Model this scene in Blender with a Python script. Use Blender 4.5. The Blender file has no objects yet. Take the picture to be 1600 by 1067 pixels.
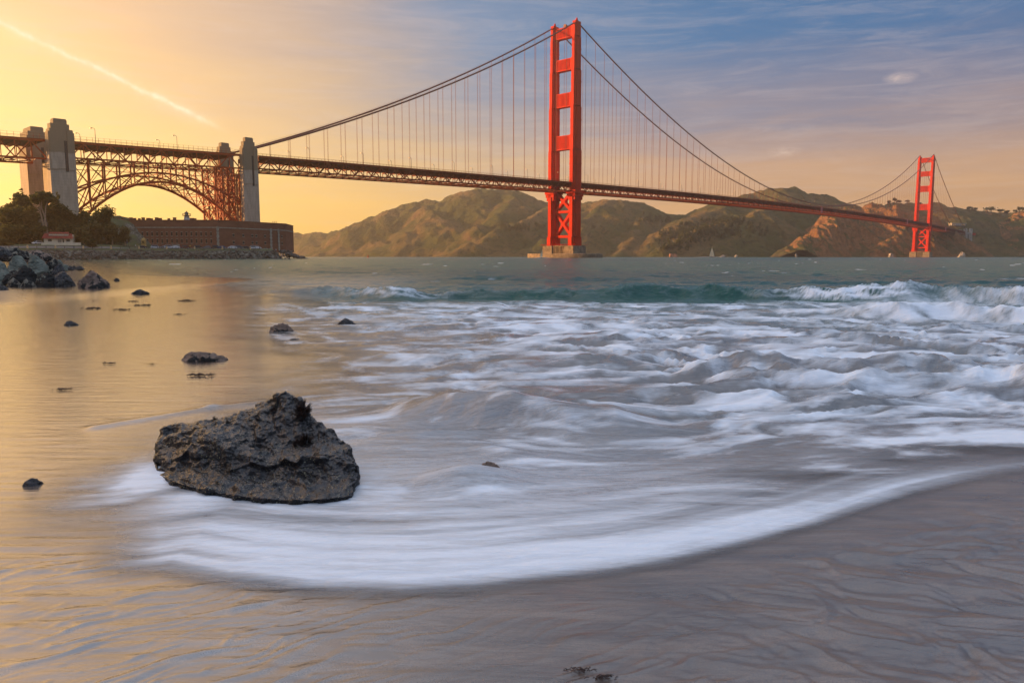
import bpy, bmesh, math, random
import numpy as np
from math import sin, cos, pi, radians, sqrt, atan, atan2, exp
from mathutils import Vector, Matrix, noise as mnoise

scene = bpy.context.scene
COL = scene.collection
# ------------------------------------------------------------------ camera
F, HOR, CH = 1160.0, 401.0, 1.30          # focal length / horizon row in pixels of a 1600 wide picture, eye height (m)
PIT = atan((533.5 - HOR) / F)
cd = bpy.data.cameras.new("camera"); cam = bpy.data.objects.new("camera", cd); COL.objects.link(cam)
cd.sensor_width = 36.0; cd.lens = F / 1600 * 36.0; cd.clip_start = 0.1; cd.clip_end = 20000
cam.location = (0, 0, CH); cam.rotation_euler = (pi / 2 - PIT, 0, 0)
scene.camera = cam
# ------------------------------------------------------------------ light
SUN_AZ, SUN_EL = -80.0, 8.0               # azimuth to the left of the view axis, elevation
sv = Vector((sin(radians(SUN_AZ)) * cos(radians(SUN_EL)), cos(radians(SUN_AZ)) * cos(radians(SUN_EL)), sin(radians(SUN_EL))))
sl = bpy.data.lights.new("sun", 'SUN'); so = bpy.data.objects.new("sun", sl); COL.objects.link(so)
sl.energy = 5.0; sl.angle = radians(0.6); sl.color = (1.0, 0.53, 0.20)
so.rotation_euler = sv.to_track_quat('Z', 'Y').to_euler(); so.location = (-300, 100, 400)
scene.view_settings.view_transform = 'Standard'; scene.view_settings.look = 'None'
scene.view_settings.exposure = 1.0; scene.view_settings.gamma = 1.0
scene.cycles.volume_bounces = 0; scene.cycles.max_bounces = 6; scene.cycles.transparent_max_bounces = 8

class NT:
    """small helper to write node trees"""
    def __init__(s, tree): s.t = tree; s.n = tree.nodes; s.l = tree.links
    def node(s, typ, **kw):
        n = s.n.new(typ)
        for k, v in kw.items():
            if hasattr(n, k): setattr(n, k, v)
        return n
    def put(s, sock, v):
        if hasattr(v, 'is_output') or isinstance(v, bpy.types.NodeSocket): s.l.new(v, sock)
        else: sock.default_value = v
    def m(s, op, a, b=0.0, c=0.0, clamp=False):
        n = s.n.new('ShaderNodeMath'); n.operation = op; n.use_clamp = clamp
        s.put(n.inputs[0], a); s.put(n.inputs[1], b)
        if len(n.inputs) > 2: s.put(n.inputs[2], c)
        return n.outputs[0]
    def vm(s, op, a, b=(0, 0, 0), out=0):
        n = s.n.new('ShaderNodeVectorMath'); n.operation = op
        s.put(n.inputs[0], a); s.put(n.inputs[1], b)
        return n.outputs[out]
    def ramp(s, fac, stops, interp='EASE'):
        n = s.n.new('ShaderNodeValToRGB'); n.color_ramp.interpolation = interp
        e = n.color_ramp.elements
        while len(e) < len(stops): e.new(0.5)
        for i, (p, c) in enumerate(stops):
            e[i].position = p; e[i].color = (c[0], c[1], c[2], 1) if hasattr(c, '__len__') else (c, c, c, 1)
        s.put(n.inputs[0], fac); return n.outputs[0]
    def mix(s, f, a, b, typ='MIX'):
        n = s.n.new('ShaderNodeMix'); n.data_type = 'RGBA'; n.blend_type = typ; n.clamp_factor = True
        s.put(n.inputs[0], f)
        for k, v in ((6, a), (7, b)):
            if hasattr(v, '__len__') and not isinstance(v, bpy.types.NodeSocket) and len(v) == 3: v = (*v, 1)
            s.put(n.inputs[k], v)
        return n.outputs[2]
    def noise(s, vec, scale, detail=4, rough=0.55, dist=0.0, ntype=None, out=0):
        n = s.n.new('ShaderNodeTexNoise'); s.put(n.inputs['Vector'], vec); n.inputs['Scale'].default_value = scale
        n.inputs['Detail'].default_value = detail; n.inputs['Roughness'].default_value = rough; n.inputs['Distortion'].default_value = dist
        return n.outputs[out]
    def scale(s, vec, sc, rot=(0, 0, 0), loc=(0, 0, 0)):
        n = s.n.new('ShaderNodeMapping'); s.put(n.inputs[0], vec); n.inputs['Scale'].default_value = sc
        n.inputs['Rotation'].default_value = rot; n.inputs['Location'].default_value = loc
        return n.outputs[0]
    def vor(s, vec, scale, feature='F1', out=0):
        n = s.n.new('ShaderNodeTexVoronoi'); n.feature = feature; s.put(n.inputs['Vector'], vec); n.inputs['Scale'].default_value = scale
        return n.outputs[out]

def lin(r, g, b):
    f = lambda c: (c / 255 / 12.92) if c / 255 <= 0.04045 else ((c / 255 + 0.055) / 1.055) ** 2.4
    return (f(r), f(g), f(b))

def dirpx(px, py):                         # world direction of a picture point, used to aim the sky features
    x, v = (px - 800) / F, (533.5 - py) / F
    return Vector((x, cos(PIT) + v * sin(PIT), -sin(PIT) + v * cos(PIT))).normalized()

# ------------------------------------------------------------------ sky
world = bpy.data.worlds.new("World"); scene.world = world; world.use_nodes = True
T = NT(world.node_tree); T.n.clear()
tc = T.node('ShaderNodeTexCoord').outputs['Generated']
sky = T.node('ShaderNodeTexSky'); sky.sky_type = 'NISHITA'; sky.sun_disc = False
sky.sun_elevation = radians(SUN_EL); sky.sun_rotation = radians(SUN_AZ); sky.air_density = 1.0; sky.dust_density = 1.5; sky.ozone_density = 2.0
GA, GE = radians(-44), radians(5)
G = (sin(GA) * cos(GE), cos(GA) * cos(GE), sin(GE))
dotg = T.vm('DOT_PRODUCT', tc, G, out=1)
ang = T.m('DIVIDE', T.m('ARCCOSINE', T.m('MINIMUM', T.m('MAXIMUM', dotg, -1.0), 1.0)), pi)          # 0..1 = 0..180 deg
sep = T.node('ShaderNodeSeparateXYZ'); T.l.new(tc, sep.inputs[0])
el = T.m('DIVIDE', T.m('ARCSINE', sep.outputs[2]), pi / 2)                                           # 0..1 = 0..90 deg
veil = T.noise(T.scale(tc, (3, 3, 22)), 1.3, 5, 0.6, 0.6)
ang2 = T.m('ADD', ang, T.m('MULTIPLY', T.m('SUBTRACT', veil, 0.5), 0.05))
el2 = T.m('ADD', el, T.m('MULTIPLY', T.m('SUBTRACT', veil, 0.5), 0.06))
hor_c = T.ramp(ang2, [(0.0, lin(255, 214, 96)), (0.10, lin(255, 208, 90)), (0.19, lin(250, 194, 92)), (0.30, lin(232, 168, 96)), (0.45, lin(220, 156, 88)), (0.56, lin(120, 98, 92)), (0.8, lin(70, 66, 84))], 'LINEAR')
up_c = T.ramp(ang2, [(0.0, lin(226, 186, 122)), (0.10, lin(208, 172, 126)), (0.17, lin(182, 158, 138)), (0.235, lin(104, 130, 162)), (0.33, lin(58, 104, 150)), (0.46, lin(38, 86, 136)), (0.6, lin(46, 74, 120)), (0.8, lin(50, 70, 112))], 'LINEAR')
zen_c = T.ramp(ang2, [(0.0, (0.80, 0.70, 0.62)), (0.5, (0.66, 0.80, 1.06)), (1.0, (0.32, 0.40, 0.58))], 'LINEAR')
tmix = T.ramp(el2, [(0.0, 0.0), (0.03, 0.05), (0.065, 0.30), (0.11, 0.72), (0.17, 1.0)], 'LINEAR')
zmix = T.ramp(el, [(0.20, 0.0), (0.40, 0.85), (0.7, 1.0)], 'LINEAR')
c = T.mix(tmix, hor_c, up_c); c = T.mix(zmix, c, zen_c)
# warm bloom of thin cloud round the low sun
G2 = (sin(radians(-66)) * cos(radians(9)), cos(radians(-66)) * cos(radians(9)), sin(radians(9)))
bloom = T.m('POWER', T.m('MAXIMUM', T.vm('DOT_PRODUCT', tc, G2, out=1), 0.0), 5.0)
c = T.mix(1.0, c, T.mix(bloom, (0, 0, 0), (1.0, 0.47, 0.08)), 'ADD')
# the old contrail
a1, a2 = dirpx(-30, 22), dirpx(300, 178)
nn = a1.cross(a2).normalized(); mid = ((a1 + a2) / 2).normalized()
wob = T.m('MULTIPLY', T.m('SUBTRACT', T.noise(tc, 22, 3, 0.6), 0.5), 0.012)
dd = T.m('ABSOLUTE', T.m('ADD', T.vm('DOT_PRODUCT', tc, tuple(nn), out=1), wob))
line = T.m('POWER', 2.718, T.m('MULTIPLY', T.m('MULTIPLY', dd, dd), -130000.0))
line2 = T.m('MULTIPLY', T.m('POWER', 2.718, T.m('MULTIPLY', T.m('MULTIPLY', dd, dd), -9000.0)), 0.35)
along = T.ramp(T.vm('DISTANCE', tc, tuple(mid), out=1), [(0.10, 1.0), (0.16, 0.0)])
brk = T.ramp(T.noise(tc, 38, 6, 0.75), [(0.30, 0.25), (0.70, 1.0)])
c = T.mix(T.m('MULTIPLY', T.m('MULTIPLY', T.m('ADD', line, line2), along), T.m('MULTIPLY', brk, 0.75)), c, (1.0, 0.88, 0.55))
# small cloud scraps
for (px, py, rx, am) in ((1407, 122, 0.020, 0.55), (1226, 238, 0.024, 0.35), (650, 290, 0.02, 0.25)):
    dv = T.vm('SUBTRACT', tc, tuple(dirpx(px, py)))
    dl = T.vm('LENGTH', T.vm('MULTIPLY', dv, (1 / rx, 1 / rx, 2.6 / rx)), out=1)
    nz = T.m('MULTIPLY', T.m('SUBTRACT', T.noise(T.scale(tc, (1, 1, 3)), 70, 6, 0.75, 0.6), 0.28, clamp=True), 3.0)
    mk = T.m('MULTIPLY', T.m('SUBTRACT', 1.0, dl, clamp=True), nz, clamp=True)
    c = T.mix(T.m('MULTIPLY', mk, am), c, (1.0, 0.72, 0.55))
band = T.ramp(T.noise(T.scale(tc, (2.6, 2.6, 24), rot=(0.10, 0.12, 0), loc=(3, 1, 2)), 2.4, 8, 0.72, 1.2), [(0.42, 0.0), (0.70, 1.0)])
c = T.mix(T.m('MULTIPLY', band, 0.17), c, (0.75, 0.58, 0.5))
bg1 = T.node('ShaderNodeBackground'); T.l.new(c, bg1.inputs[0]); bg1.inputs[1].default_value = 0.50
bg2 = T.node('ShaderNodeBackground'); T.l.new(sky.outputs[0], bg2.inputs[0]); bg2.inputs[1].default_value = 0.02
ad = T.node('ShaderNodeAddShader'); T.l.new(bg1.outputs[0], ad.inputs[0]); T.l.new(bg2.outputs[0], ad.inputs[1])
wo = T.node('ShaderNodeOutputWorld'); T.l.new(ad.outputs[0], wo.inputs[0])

# ------------------------------------------------------------------ helpers
def at(px, py, z=0.0):                    # picture point -> world point on the level z
    d = dirpx(px, py); t = (z - CH) / d.z
    return Vector((0, 0, CH)) + d * t
def aty(px, py, Y):                       # picture point -> world point at depth Y
    d = dirpx(px, py); return Vector((0, 0, CH)) + d * (Y / d.y)

def mat(name, col=(0.5, 0.5, 0.5), rough=0.7, spec=0.4, var=0.25, nscale=1.0, bump=0.0, bscale=None, metal=0.0, col2=None, detail=5, obj=True, emit=0):
    m = bpy.data.materials.new(name); m.use_nodes = True; t = NT(m.node_tree)
    b = t.n['Principled BSDF']; g = t.node('ShaderNodeTexCoord').outputs['Object' if obj else 'Generated']
    n1 = t.noise(g, nscale, detail, 0.6)
    c2 = col2 or tuple(x * (1 - var) for x in col)
    f = t.ramp(n1, [(0.33, 0.0), (0.67, 1.0)])
    t.l.new(t.mix(f, c2, tuple(min(1, x * (1 + var * 0.5)) for x in col)), b.inputs['Base Color'])
    b.inputs['Roughness'].default_value = rough; b.inputs['Metallic'].default_value = metal
    b.inputs['Specular IOR Level'].default_value = spec
    if bump:
        bp = t.node('ShaderNodeBump'); bp.inputs['Strength'].default_value = bump; bp.inputs['Distance'].default_value = 0.3 / (bscale or nscale)
        t.l.new(t.noise(g, bscale or nscale * 2, 6, 0.6), bp.inputs['Height']); t.l.new(bp.outputs[0], b.inputs['Normal'])
    if emit:
        b.inputs['Emission Color'].default_value = (*col, 1); b.inputs['Emission Strength'].default_value = emit
    return m

def link(name, me, m=None, parent=None, loc=(0, 0, 0), smooth=False, rotz=0.0):
    o = bpy.data.objects.new(name, me); COL.objects.link(o); o.location = loc; o.rotation_euler = (0, 0, rotz)
    if m is not None: me.materials.append(m)
    if parent is not None: o.parent = parent
    if smooth:
        me.polygons.foreach_set('use_smooth', [True] * len(me.polygons))
    return o
def tag(o, label=None, cat=None, group=None, kind=None):
    if label: o['label'] = label
    if cat: o['category'] = cat
    if group: o['group'] = group
    if kind: o['kind'] = kind
    return o
def empty(name, loc, rz=0.0):
    o = bpy.data.objects.new(name, None); COL.objects.link(o); o.location = loc; o.rotation_euler = (0, 0, rz); o.empty_display_size = 0.5; return o

class MB:
    """collects polygons, then makes ONE mesh"""
    def __init__(s): s.v = []; s.f = []
    def add(s, vs, fs):
        o = len(s.v); s.v += [tuple(v) for v in vs]; s.f += [tuple(i + o for i in f) for f in fs]; return s
    def box(s, x0, x1, y0, y1, z0, z1):
        return s.add([(x0, y0, z0), (x1, y0, z0), (x1, y1, z0), (x0, y1, z0), (x0, y0, z1), (x1, y0, z1), (x1, y1, z1), (x0, y1, z1)],
                     [(0, 3, 2, 1), (4, 5, 6, 7), (0, 1, 5, 4), (1, 2, 6, 5), (2, 3, 7, 6), (3, 0, 4, 7)])
    def bar(s, a, b, w, h=None):
        a, b = Vector(a), Vector(b); h = h or w; d = (b - a)
        if d.length < 1e-6: return s
        d.normalize(); up = Vector((0, 0, 1)) if abs(d.z) < 0.95 else Vector((0, 1, 0))
        r = d.cross(up).normalized() * (w / 2); u = r.cross(d).normalized() * (h / 2)
        vs = [p + q for p in (a, b) for q in (-r - u, r - u, r + u, -r + u)]
        return s.add(vs, [(0, 3, 2, 1), (4, 5, 6, 7), (0, 1, 5, 4), (1, 2, 6, 5), (2, 3, 7, 6), (3, 0, 4, 7)])
    def tube(s, pts, r, n=8, caps=True):
        rings = []; pts = [Vector(p) for p in pts]
        for i, p in enumerate(pts):
            d = (pts[min(i + 1, len(pts) - 1)] - pts[max(i - 1, 0)]).normalized()
            up = Vector((0, 0, 1)) if abs(d.z) < 0.95 else Vector((0, 1, 0))
            a = d.cross(up).normalized(); b = a.cross(d).normalized(); rr = r[i] if hasattr(r, '__len__') else r
            rings.append([p + (a * cos(2 * pi * k / n) + b * sin(2 * pi * k / n)) * rr for k in range(n)])
        o = len(s.v); s.v += [tuple(v) for g in rings for v in g]
        for i in range(len(pts) - 1):
            for k in range(n):
                k2 = (k + 1) % n; s.f.append((o + i * n + k, o + i * n + k2, o + (i + 1) * n + k2, o + (i + 1) * n + k))
        if caps:
            s.f.append(tuple(o + k for k in range(n))[::-1]); s.f.append(tuple(o + (len(pts) - 1) * n + k for k in range(n)))
        return s
    def prism(s, poly, z0, z1, top=None):
        n = len(poly); top = top or poly
        vs = [(x, y, z0) for x, y in poly] + [(x, y, z1) for x, y in top]
        return s.add(vs, [tuple(range(n))[::-1], tuple(range(n, 2 * n))] + [(i, (i + 1) % n, (i + 1) % n + n, i + n) for i in range(n)])
    def mesh(s, name):
        me = bpy.data.meshes.new(name); me.from_pydata(s.v, [], s.f); me.update(); return me
    def build(s, name, m, parent=None, loc=(0, 0, 0), smooth=False, rotz=0.0):
        me = s.mesh(name)
        bm = bmesh.new(); bm.from_mesh(me); bmesh.ops.recalc_face_normals(bm, faces=bm.faces); bm.to_mesh(me); bm.free()
        return link(name, me, m, parent, loc, smooth, rotz)

# numpy gradient noise
_rs = np.random.RandomState(7); _perm = np.concatenate([_rs.permutation(256)] * 2)
_ga = _rs.rand(256) * 2 * pi; _gx, _gy = np.cos(_ga), np.sin(_ga)
def pn(x, y, seed=0):
    x = x + seed * 17.31; y = y + seed * 9.17
    xi = np.floor(x).astype(int); yi = np.floor(y).astype(int); xf = x - xi; yf = y - yi
    u = xf * xf * xf * (xf * (xf * 6 - 15) + 10); v = yf * yf * yf * (yf * (yf * 6 - 15) + 10)
    def g(ix, iy, dx, dy):
        h = _perm[_perm[ix & 255] + (iy & 255)]; return _gx[h] * dx + _gy[h] * dy
    a = g(xi, yi, xf, yf); b = g(xi + 1, yi, xf - 1, yf); c = g(xi, yi + 1, xf, yf - 1); d = g(xi + 1, yi + 1, xf - 1, yf - 1)
    return ((a + (b - a) * u) * (1 - v) + (c + (d - c) * u) * v) * 1.5
def fbm(x, y, o=4, seed=0, gain=0.5):
    s = 0; a = 1; f = 1
    for i in range(o): s = s + a * pn(x * f, y * f, seed + i * 3); a *= gain; f *= 2.03
    return s
def sm(a, b, x):
    t = np.clip((x - a) / (b - a), 0, 1); return t * t * (3 - 2 * t)
def interp_poly(xs, pts):                 # y(x) through world points
    p = sorted(pts); return np.interp(xs, [q[0] for q in p], [q[1] for q in p])
def gridmesh(name, X, Y, Z, attrs=None):
    r, c = X.shape; me = bpy.data.meshes.new(name)
    co = np.stack([X, Y, Z], -1).reshape(-1, 3).astype(np.float32)
    i = np.arange((r - 1) * (c - 1)); a = (i // (c - 1)) * c + i % (c - 1)
    q = np.stack([a, a + 1, a + c + 1, a + c], -1).astype(np.int32)
    me.vertices.add(len(co)); me.vertices.foreach_set('co', co.ravel())
    me.loops.add(q.size); me.loops.foreach_set('vertex_index', q.ravel())
    me.polygons.add(len(q)); me.polygons.foreach_set('loop_start', np.arange(0, q.size, 4, dtype=np.int32))
    me.polygons.foreach_set('loop_total', np.full(len(q), 4, dtype=np.int32))
    me.update(calc_edges=True); me.polygons.foreach_set('use_smooth', np.ones(len(q), dtype=bool))
    for k, v in (attrs or {}).items():
        at_ = me.attributes.new(k, 'FLOAT', 'POINT'); at_.data.foreach_set('value', np.asarray(v, dtype=np.float32).ravel())
    return me
def attr(t, name):
    n = t.node('ShaderNodeAttribute'); n.attribute_name = name; return n.outputs['Fac']
def seg_dist(px, py, ax, ay, bx, by):
    dx, dy = bx - ax, by - ay; L = dx * dx + dy * dy + 1e-9
    t = np.clip(((px - ax) * dx + (py - ay) * dy) / L, 0, 1)
    return np.hypot(px - ax - t * dx, py - ay - t * dy), t
def inside(px, py, poly):
    r = np.zeros(px.shape, bool); n = len(poly)
    for i in range(n):
        (x1, y1), (x2, y2) = poly[i], poly[(i + 1) % n]
        c_ = (y1 > py) != (y2 > py)
        r ^= c_ & (px < (x2 - x1) * (py - y1) / (y2 - y1 + 1e-12) + x1)
    return r
def sdist(px, py, poly):                  # signed distance, positive inside
    d = np.full(px.shape, 1e9)
    for i in range(len(poly)):
        (x1, y1), (x2, y2) = poly[i], poly[(i + 1) % len(poly)]
        d = np.minimum(d, seg_dist(px, py, x1, y1, x2, y2)[0])
    return np.where(inside(px, py, poly), d, -d)

# ================================================================== SETTING: sea and beach
#@SEA
P2 = lambda px, py: tuple(at(px, py).xy)
shore = [P2(*q) for q in ((60, 404.5), (90, 411), (120, 422), (190, 436), (300, 452), (345, 468), (322, 498), (300, 530), (345, 560), (372, 592), (300, 618), (215, 655), (165, 700),
         (150, 760), (175, 820), (235, 880), (330, 925), (470, 938), (620, 940), (740, 932), (850, 917), (960, 905), (1050, 889), (1130, 870), (1210, 850), (1290, 828), (1370, 800), (1440, 778), (1530, 758), (1600, 745), (2000, 700))]
sea_poly = shore + [(4000, shore[-1][1]), (9000, 4500), (-9000, 4500), (-9000, 420), shore[0]]
edge_pts = [P2(*q) for q in ((-200, 880), (0, 905), (150, 915), (235, 905), (330, 925), (470, 938), (620, 940), (740, 932), (850, 917), (960, 905), (1050, 889), (1130, 870), (1210, 850), (1290, 828), (1370, 800), (1440, 778), (1530, 758), (1600, 745), (2000, 700))]

v = np.concatenate([np.arange(860, 120, -1.45), np.arange(120, 86, -0.6), np.arange(86, 56, -0.22), np.arange(56, 3.0, -0.36)])
Yr = CH * F / v; Yr = np.concatenate([Yr, np.geomspace(Yr[-1] * 1.01, 4000, 60)])
kk = np.linspace(-1.02, 1.02, 1150)
def fan(k, Yc, w0):                       # columns of a sheet: a fan, continued sideways by wide outer strips
    ext = np.array([0.3, 0.8, 1.6, 3, 5, 8, 13, 20, 32, 50, 80]); core = k[None, :] * w0[:, None]; e_ = ext[None, :] * np.ones_like(w0)[:, None]
    return np.concatenate([core[:, :1] - e_[:, ::-1], core, core[:, -1:] + e_], 1)
X = fan(kk, Yr, Yr + 0.8); Y = np.repeat(Yr[:, None], X.shape[1], 1)
sd = sdist(X, Y, sea_poly)
edge = interp_poly(X, edge_pts); de = Y - edge                         # distance behind the swash edge
wx = fbm(X * 0.35, Y * 0.5, 3, 5); wy = fbm(X * 0.3 + 9, Y * 0.5, 3, 8)
# --- surface height
far = sm(18, 60, Y)
Z = np.zeros_like(X)
Z += (0.030 + 0.016 * sm(5, 9, Y)) * fbm(X * 0.8 + wx, Y * 2.6 + wy, 4, 1) * sm(0.3, 3.0, sd) * (1 - far)
Z += (0.050 * fbm(X * 0.35 + wx, Y * 0.9, 3, 2)) * sm(2.0, 5.0, sd) * (1 - far)
# ridged, wind-blown looking surge, strong on the right where the backwash meets the next wave
surge = sm(0.5, 3.0, sd) * sm(-1.5, 2.5, X) * sm(3.4, 5.0, Y) * (1 - sm(11, 17, Y))
rid = 1 - np.abs(fbm(X * 0.75 + 0.8 * wx + 0.5 * Y, Y * 2.0 + wy, 4, 21, 0.42)) * 2
Z += 0.075 * rid * surge + 0.09 * fbm(X * 0.35 + Y * 0.25, Y * 0.8 - X * 0.1, 2, 23) * surge
# far chop
chop = 0.085 * fbm(X * 0.35, Y * 0.42 + 0.3 * wx, 5, 31, 0.6) + 0.07 * (1 - 2 * np.abs(fbm(X * 0.10, Y * 0.22, 3, 33)))
Z += chop * far * sm(0, 14, sd) * (1 - sm(700, 1500, Y))
Z += 0.07 * fbm(X * 0.3 + wx, Y * 0.8, 4, 35) * sm(14, 24, Y) * (1 - far) * sm(2, 8, sd)
def roller(pts, H, wf, wb, seed, lean=0.0):
    """a wave along a world polyline: pts (x, y), H list of heights, steep towards the beach"""
    yc = interp_poly(X, pts) + 0.6 * fbm(X * 0.35, X * 0 + seed, 3, seed) * (wb / 1.2)
    h = np.interp(X, [p[0] for p in pts], H) * np.clip(1 + 0.30 * fbm(X * 0.8, X * 0 + 3.3, 3, seed + 2) + 0.55 * fbm(X * 0.16, X * 0 + 7.3, 2, seed + 4), 0.25, 1.5)
    d = Y - yc
    return h * np.where(d < 0, np.exp(-(d / wf) ** 2), np.exp(-(d / wb) ** 2)), d, h
def pts_at(l, z=0.0): return [tuple(at(a, b, z).xy) for a, b in l]
r1p = pts_at([(330, 459), (400, 463), (520, 466), (700, 467), (900, 467), (1100, 468), (1300, 471), (1450, 473), (1600, 476), (1900, 478)])
W1, d1, h1 = roller(r1p, [0.0, 0.12, 0.30, 0.28, 0.24, 0.32, 0.48, 0.52, 0.40, 0.34], 0.45, 1.6, 41)
r2p = pts_at([(1100, 495), (1280, 494), (1400, 500), (1500, 503), (1600, 508), (1900, 512)])
W2, d2, h2 = roller(r2p, [0.0, 0.08, 0.30, 0.38, 0.42, 0.42], 0.30, 1.3, 43)
r3p = pts_at([(1040, 592), (1160, 598), (1250, 605), (1330, 612), (1450, 612), (1600, 618), (1800, 625)])
W3, d3, h3 = roller(r3p, [0.0, 0.22, 0.27, 0.20, 0.26, 0.27, 0.2], 0.30, 0.75, 45)
r4p = pts_at([(600, 642), (700, 645), (800, 652), (880, 664), (960, 668), (1060, 668)])
W4, d4, h4 = roller(r4p, [0.0, 0.15, 0.26, 0.18, 0.13, 0.0], 0.24, 0.48, 47)
r5p = pts_at([(600, 437), (760, 437), (1000, 440), (1250, 444), (1450, 442), (1900, 446)])
W5, d5, h5 = roller(r5p, [0.0, 0.12, 0.12, 0.10, 0.14, 0.1], 0.9, 2.5, 49)
mx_, my_ = P2(742, 756); mound = 0.09 * np.exp(-((X - mx_ + 0.05) / 0.30) ** 2 - ((Y - my_ - 0.05) / 0.16) ** 2)
Z += mound
ridges = W1 + W2 + W3 + W4 + W5
Z += ridges
ribs = fbm(X * 1.1 + d1 * 2.0, d1 * 2.2 - X * 0.5, 3, 52)
Z += (0.03 * ribs + 0.03 * fbm(X * 6 + d1 * 4, Y * 5, 3, 57)) * W1 / 0.35
Z += 0.05 * fbm(X * 2.2, Y * 3.5, 4, 53) * np.clip(W2 / 0.3, 0, 1) + 0.045 * fbm(X * 3.0, Y * 5, 4, 54) * np.clip(W3 / 0.15, 0, 1)
Z += 0.018 * sm(0.0, 0.35, sd) - 0.006
# --- foam
st1 = fbm(X * 0.6 + 0.9 * wx + 0.35 * Y, (Y - edge * sm(3.6, 2.2, Y)) * 6.5 / (0.6 + 0.11 * Y) + 1.4 * wy, 5, 61, 0.55)
st2 = fbm(X * 1.5 + 1.2 * wx + Y * 0.9, (Y - 0.12 * X) * 15 / (0.6 + 0.16 * Y) + wy, 4, 63, 0.55)
foam = np.zeros_like(X)
zone = sm(-3.4, 1.6, X + 0.22 * (Y - 5)) * sm(0.0, 0.6, sd) * (1 - sm(19.5, 21.5, Y))
foam += zone * np.clip(0.36 + 0.52 * st1 + 0.50 * st2 + 0.5 * (rid - 0.55) * surge, 0, 1)
lz = sm(-9.0, -4.5, X + 0.05 * Y) * sm(0.2, 2.0, sd) * (1 - sm(19.5, 21.5, Y)) * (1 - zone)
foam += lz * np.clip(0.16 + 0.5 * st1 + 0.4 * st2, 0, 1)
# the bare brownish patches between the foam
for (px, py, rx, ry, am) in ((820, 640, 0.85, 0.55, 0.55), (1180, 740, 0.9, 0.42, 0.38), (1230, 600, 0.7, 0.30, 0.40), (1480, 590, 1.1, 0.35, 0.35), (560, 540, 1.8, 2.2, 0.25), (1000, 690, 1.1, 0.35, 0.25), (640, 700, 0.5, 0.6, 0.5), (742, 745, 0.32, 0.16, 0.5), (1540, 720, 0.3, 0.18, 0.3)):
    cx, cy = P2(px, py); foam -= am * np.exp(-((X - cx) / rx) ** 2 - ((Y - cy) / ry) ** 2)
# bright ones
for (px, py, rx, ry, am) in ((930, 650, 0.35, 0.22, 0.5), (1180, 560, 0.8, 0.5, 0.35), (1420, 575, 0.5, 0.3, 0.4), (1480, 690, 0.9, 0.25, 0.55), (1560, 640, 0.8, 0.3, 0.3), (900, 520, 2.2, 1.3, 0.25), (1350, 740, 0.3, 0.15, 0.3), (1120, 620, 1.5, 0.3, 0.2)):
    cx, cy = P2(px, py); foam += am * (0.7 + 0.8 * st1) * np.exp(-((X - cx) / rx) ** 2 - ((Y - cy) / ry) ** 2)
foam = np.clip(foam, 0, 1)
# swash crescent in the foreground
QX = X / Y; xm = [P2(q, 850)[0] / P2(q, 850)[1] for q in (120, 250, 420, 900, 1200, 1400, 1560)]
amp = np.interp(QX, xm, [0.0, 0.75, 1.0, 1.0, 0.9, 0.75, 0.4])
wid = np.interp(QX, xm, [0.8, 1.5, 2.0, 1.1, 0.45, 0.26, 0.2])
soft = 0.22
prof = sm(0.0, soft, de) * np.exp(-np.clip(de - soft, 0, 99) / wid)
strk = fbm(X * 0.5, de * 9, 4, 71)
cres = 0.92 * amp * prof * (1.0 + 0.30 * strk) * (Y < 6)
# the wash climbing round the left of the big rock
rx0, ry0 = P2(235, 745)
ring = 1.1 * np.exp(-(((X - rx0) / 0.36) ** 2 + ((Y - ry0) / 0.62) ** 2)) * (0.8 + 0.35 * st2)
rx1, ry1 = P2(300, 790); ring = np.maximum(ring, 0.95 * np.exp(-(((X - rx1) / 0.42) ** 2 + ((Y - ry1) / 0.35) ** 2)) * (0.85 + 0.2 * strk))
arcx, arcy = P2(330, 690)
foam = np.maximum(foam, np.maximum(cres, np.clip(ring, 0, 0.9)))
blob1 = 0.95 * np.exp(-((X - 9.8) / 1.5) ** 2) + 0.35 * np.exp(-((X + 3.6) / 1.5) ** 2) + 0.05
foam = np.maximum(foam, sm(-0.75, -0.30, d1) * sm(0.45, -0.05, d1) * sm(0.05, 0.2, h1) * np.clip(blob1 * (0.95 + 1.2 * fbm(X * 1.6 + d1 * 3.5, d1 * 4.5 - X * 0.9, 5, 81, 0.62)), 0, 1))
ok2 = sm(0.1, 0.26, h2); foam = np.maximum(foam, ok2 * sm(-0.85, -0.30, d2) * sm(1.0, 0.1, d2) * np.clip(0.85 + 0.8 * fbm(X * 2, Y * 3, 4, 83), 0, 1))
foam = np.maximum(foam, sm(0.08, 0.13, h3) * sm(-0.5, -0.1, d3) * sm(0.25, 0.0, d3) * np.clip(0.5 + 1.4 * fbm(X * 1.6, Y * 2.5, 4, 85), 0, 1))
foam *= (1 - 0.5 * sm(0.3, 1.0, d1) * sm(4, 2, d1) * sm(.15, .3, h1) * (1 - ok2))
caps = sm(0.90, 1.1, fbm(X * 0.16, Y * 0.5, 4, 87) + 0.25 * fbm(X * 0.7, Y * 1.6, 3, 88)) * far * (1 - sm(300, 800, Y))
foam = np.clip(np.maximum(foam, caps * 0.8), 0, 1)
# shore fringe along the seawall
cover = sm(-0.05, 0.8 + 0.14 * Y * sm(-0.05, -0.25, X / Y), sd + (0.10 + 0.035 * Y) * st1 + 0.03 * Y * st2)
cover = np.maximum(cover, np.clip(cres * 1.4, 0, 1)); cover = np.maximum(cover, np.clip(ring * 1.3, 0, 1))
turb = np.clip(1 - sm(9, 24, Y + 0.25 * X) + 0.25 * wx, 0, 1)
turb = np.maximum(turb, 0)

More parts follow.
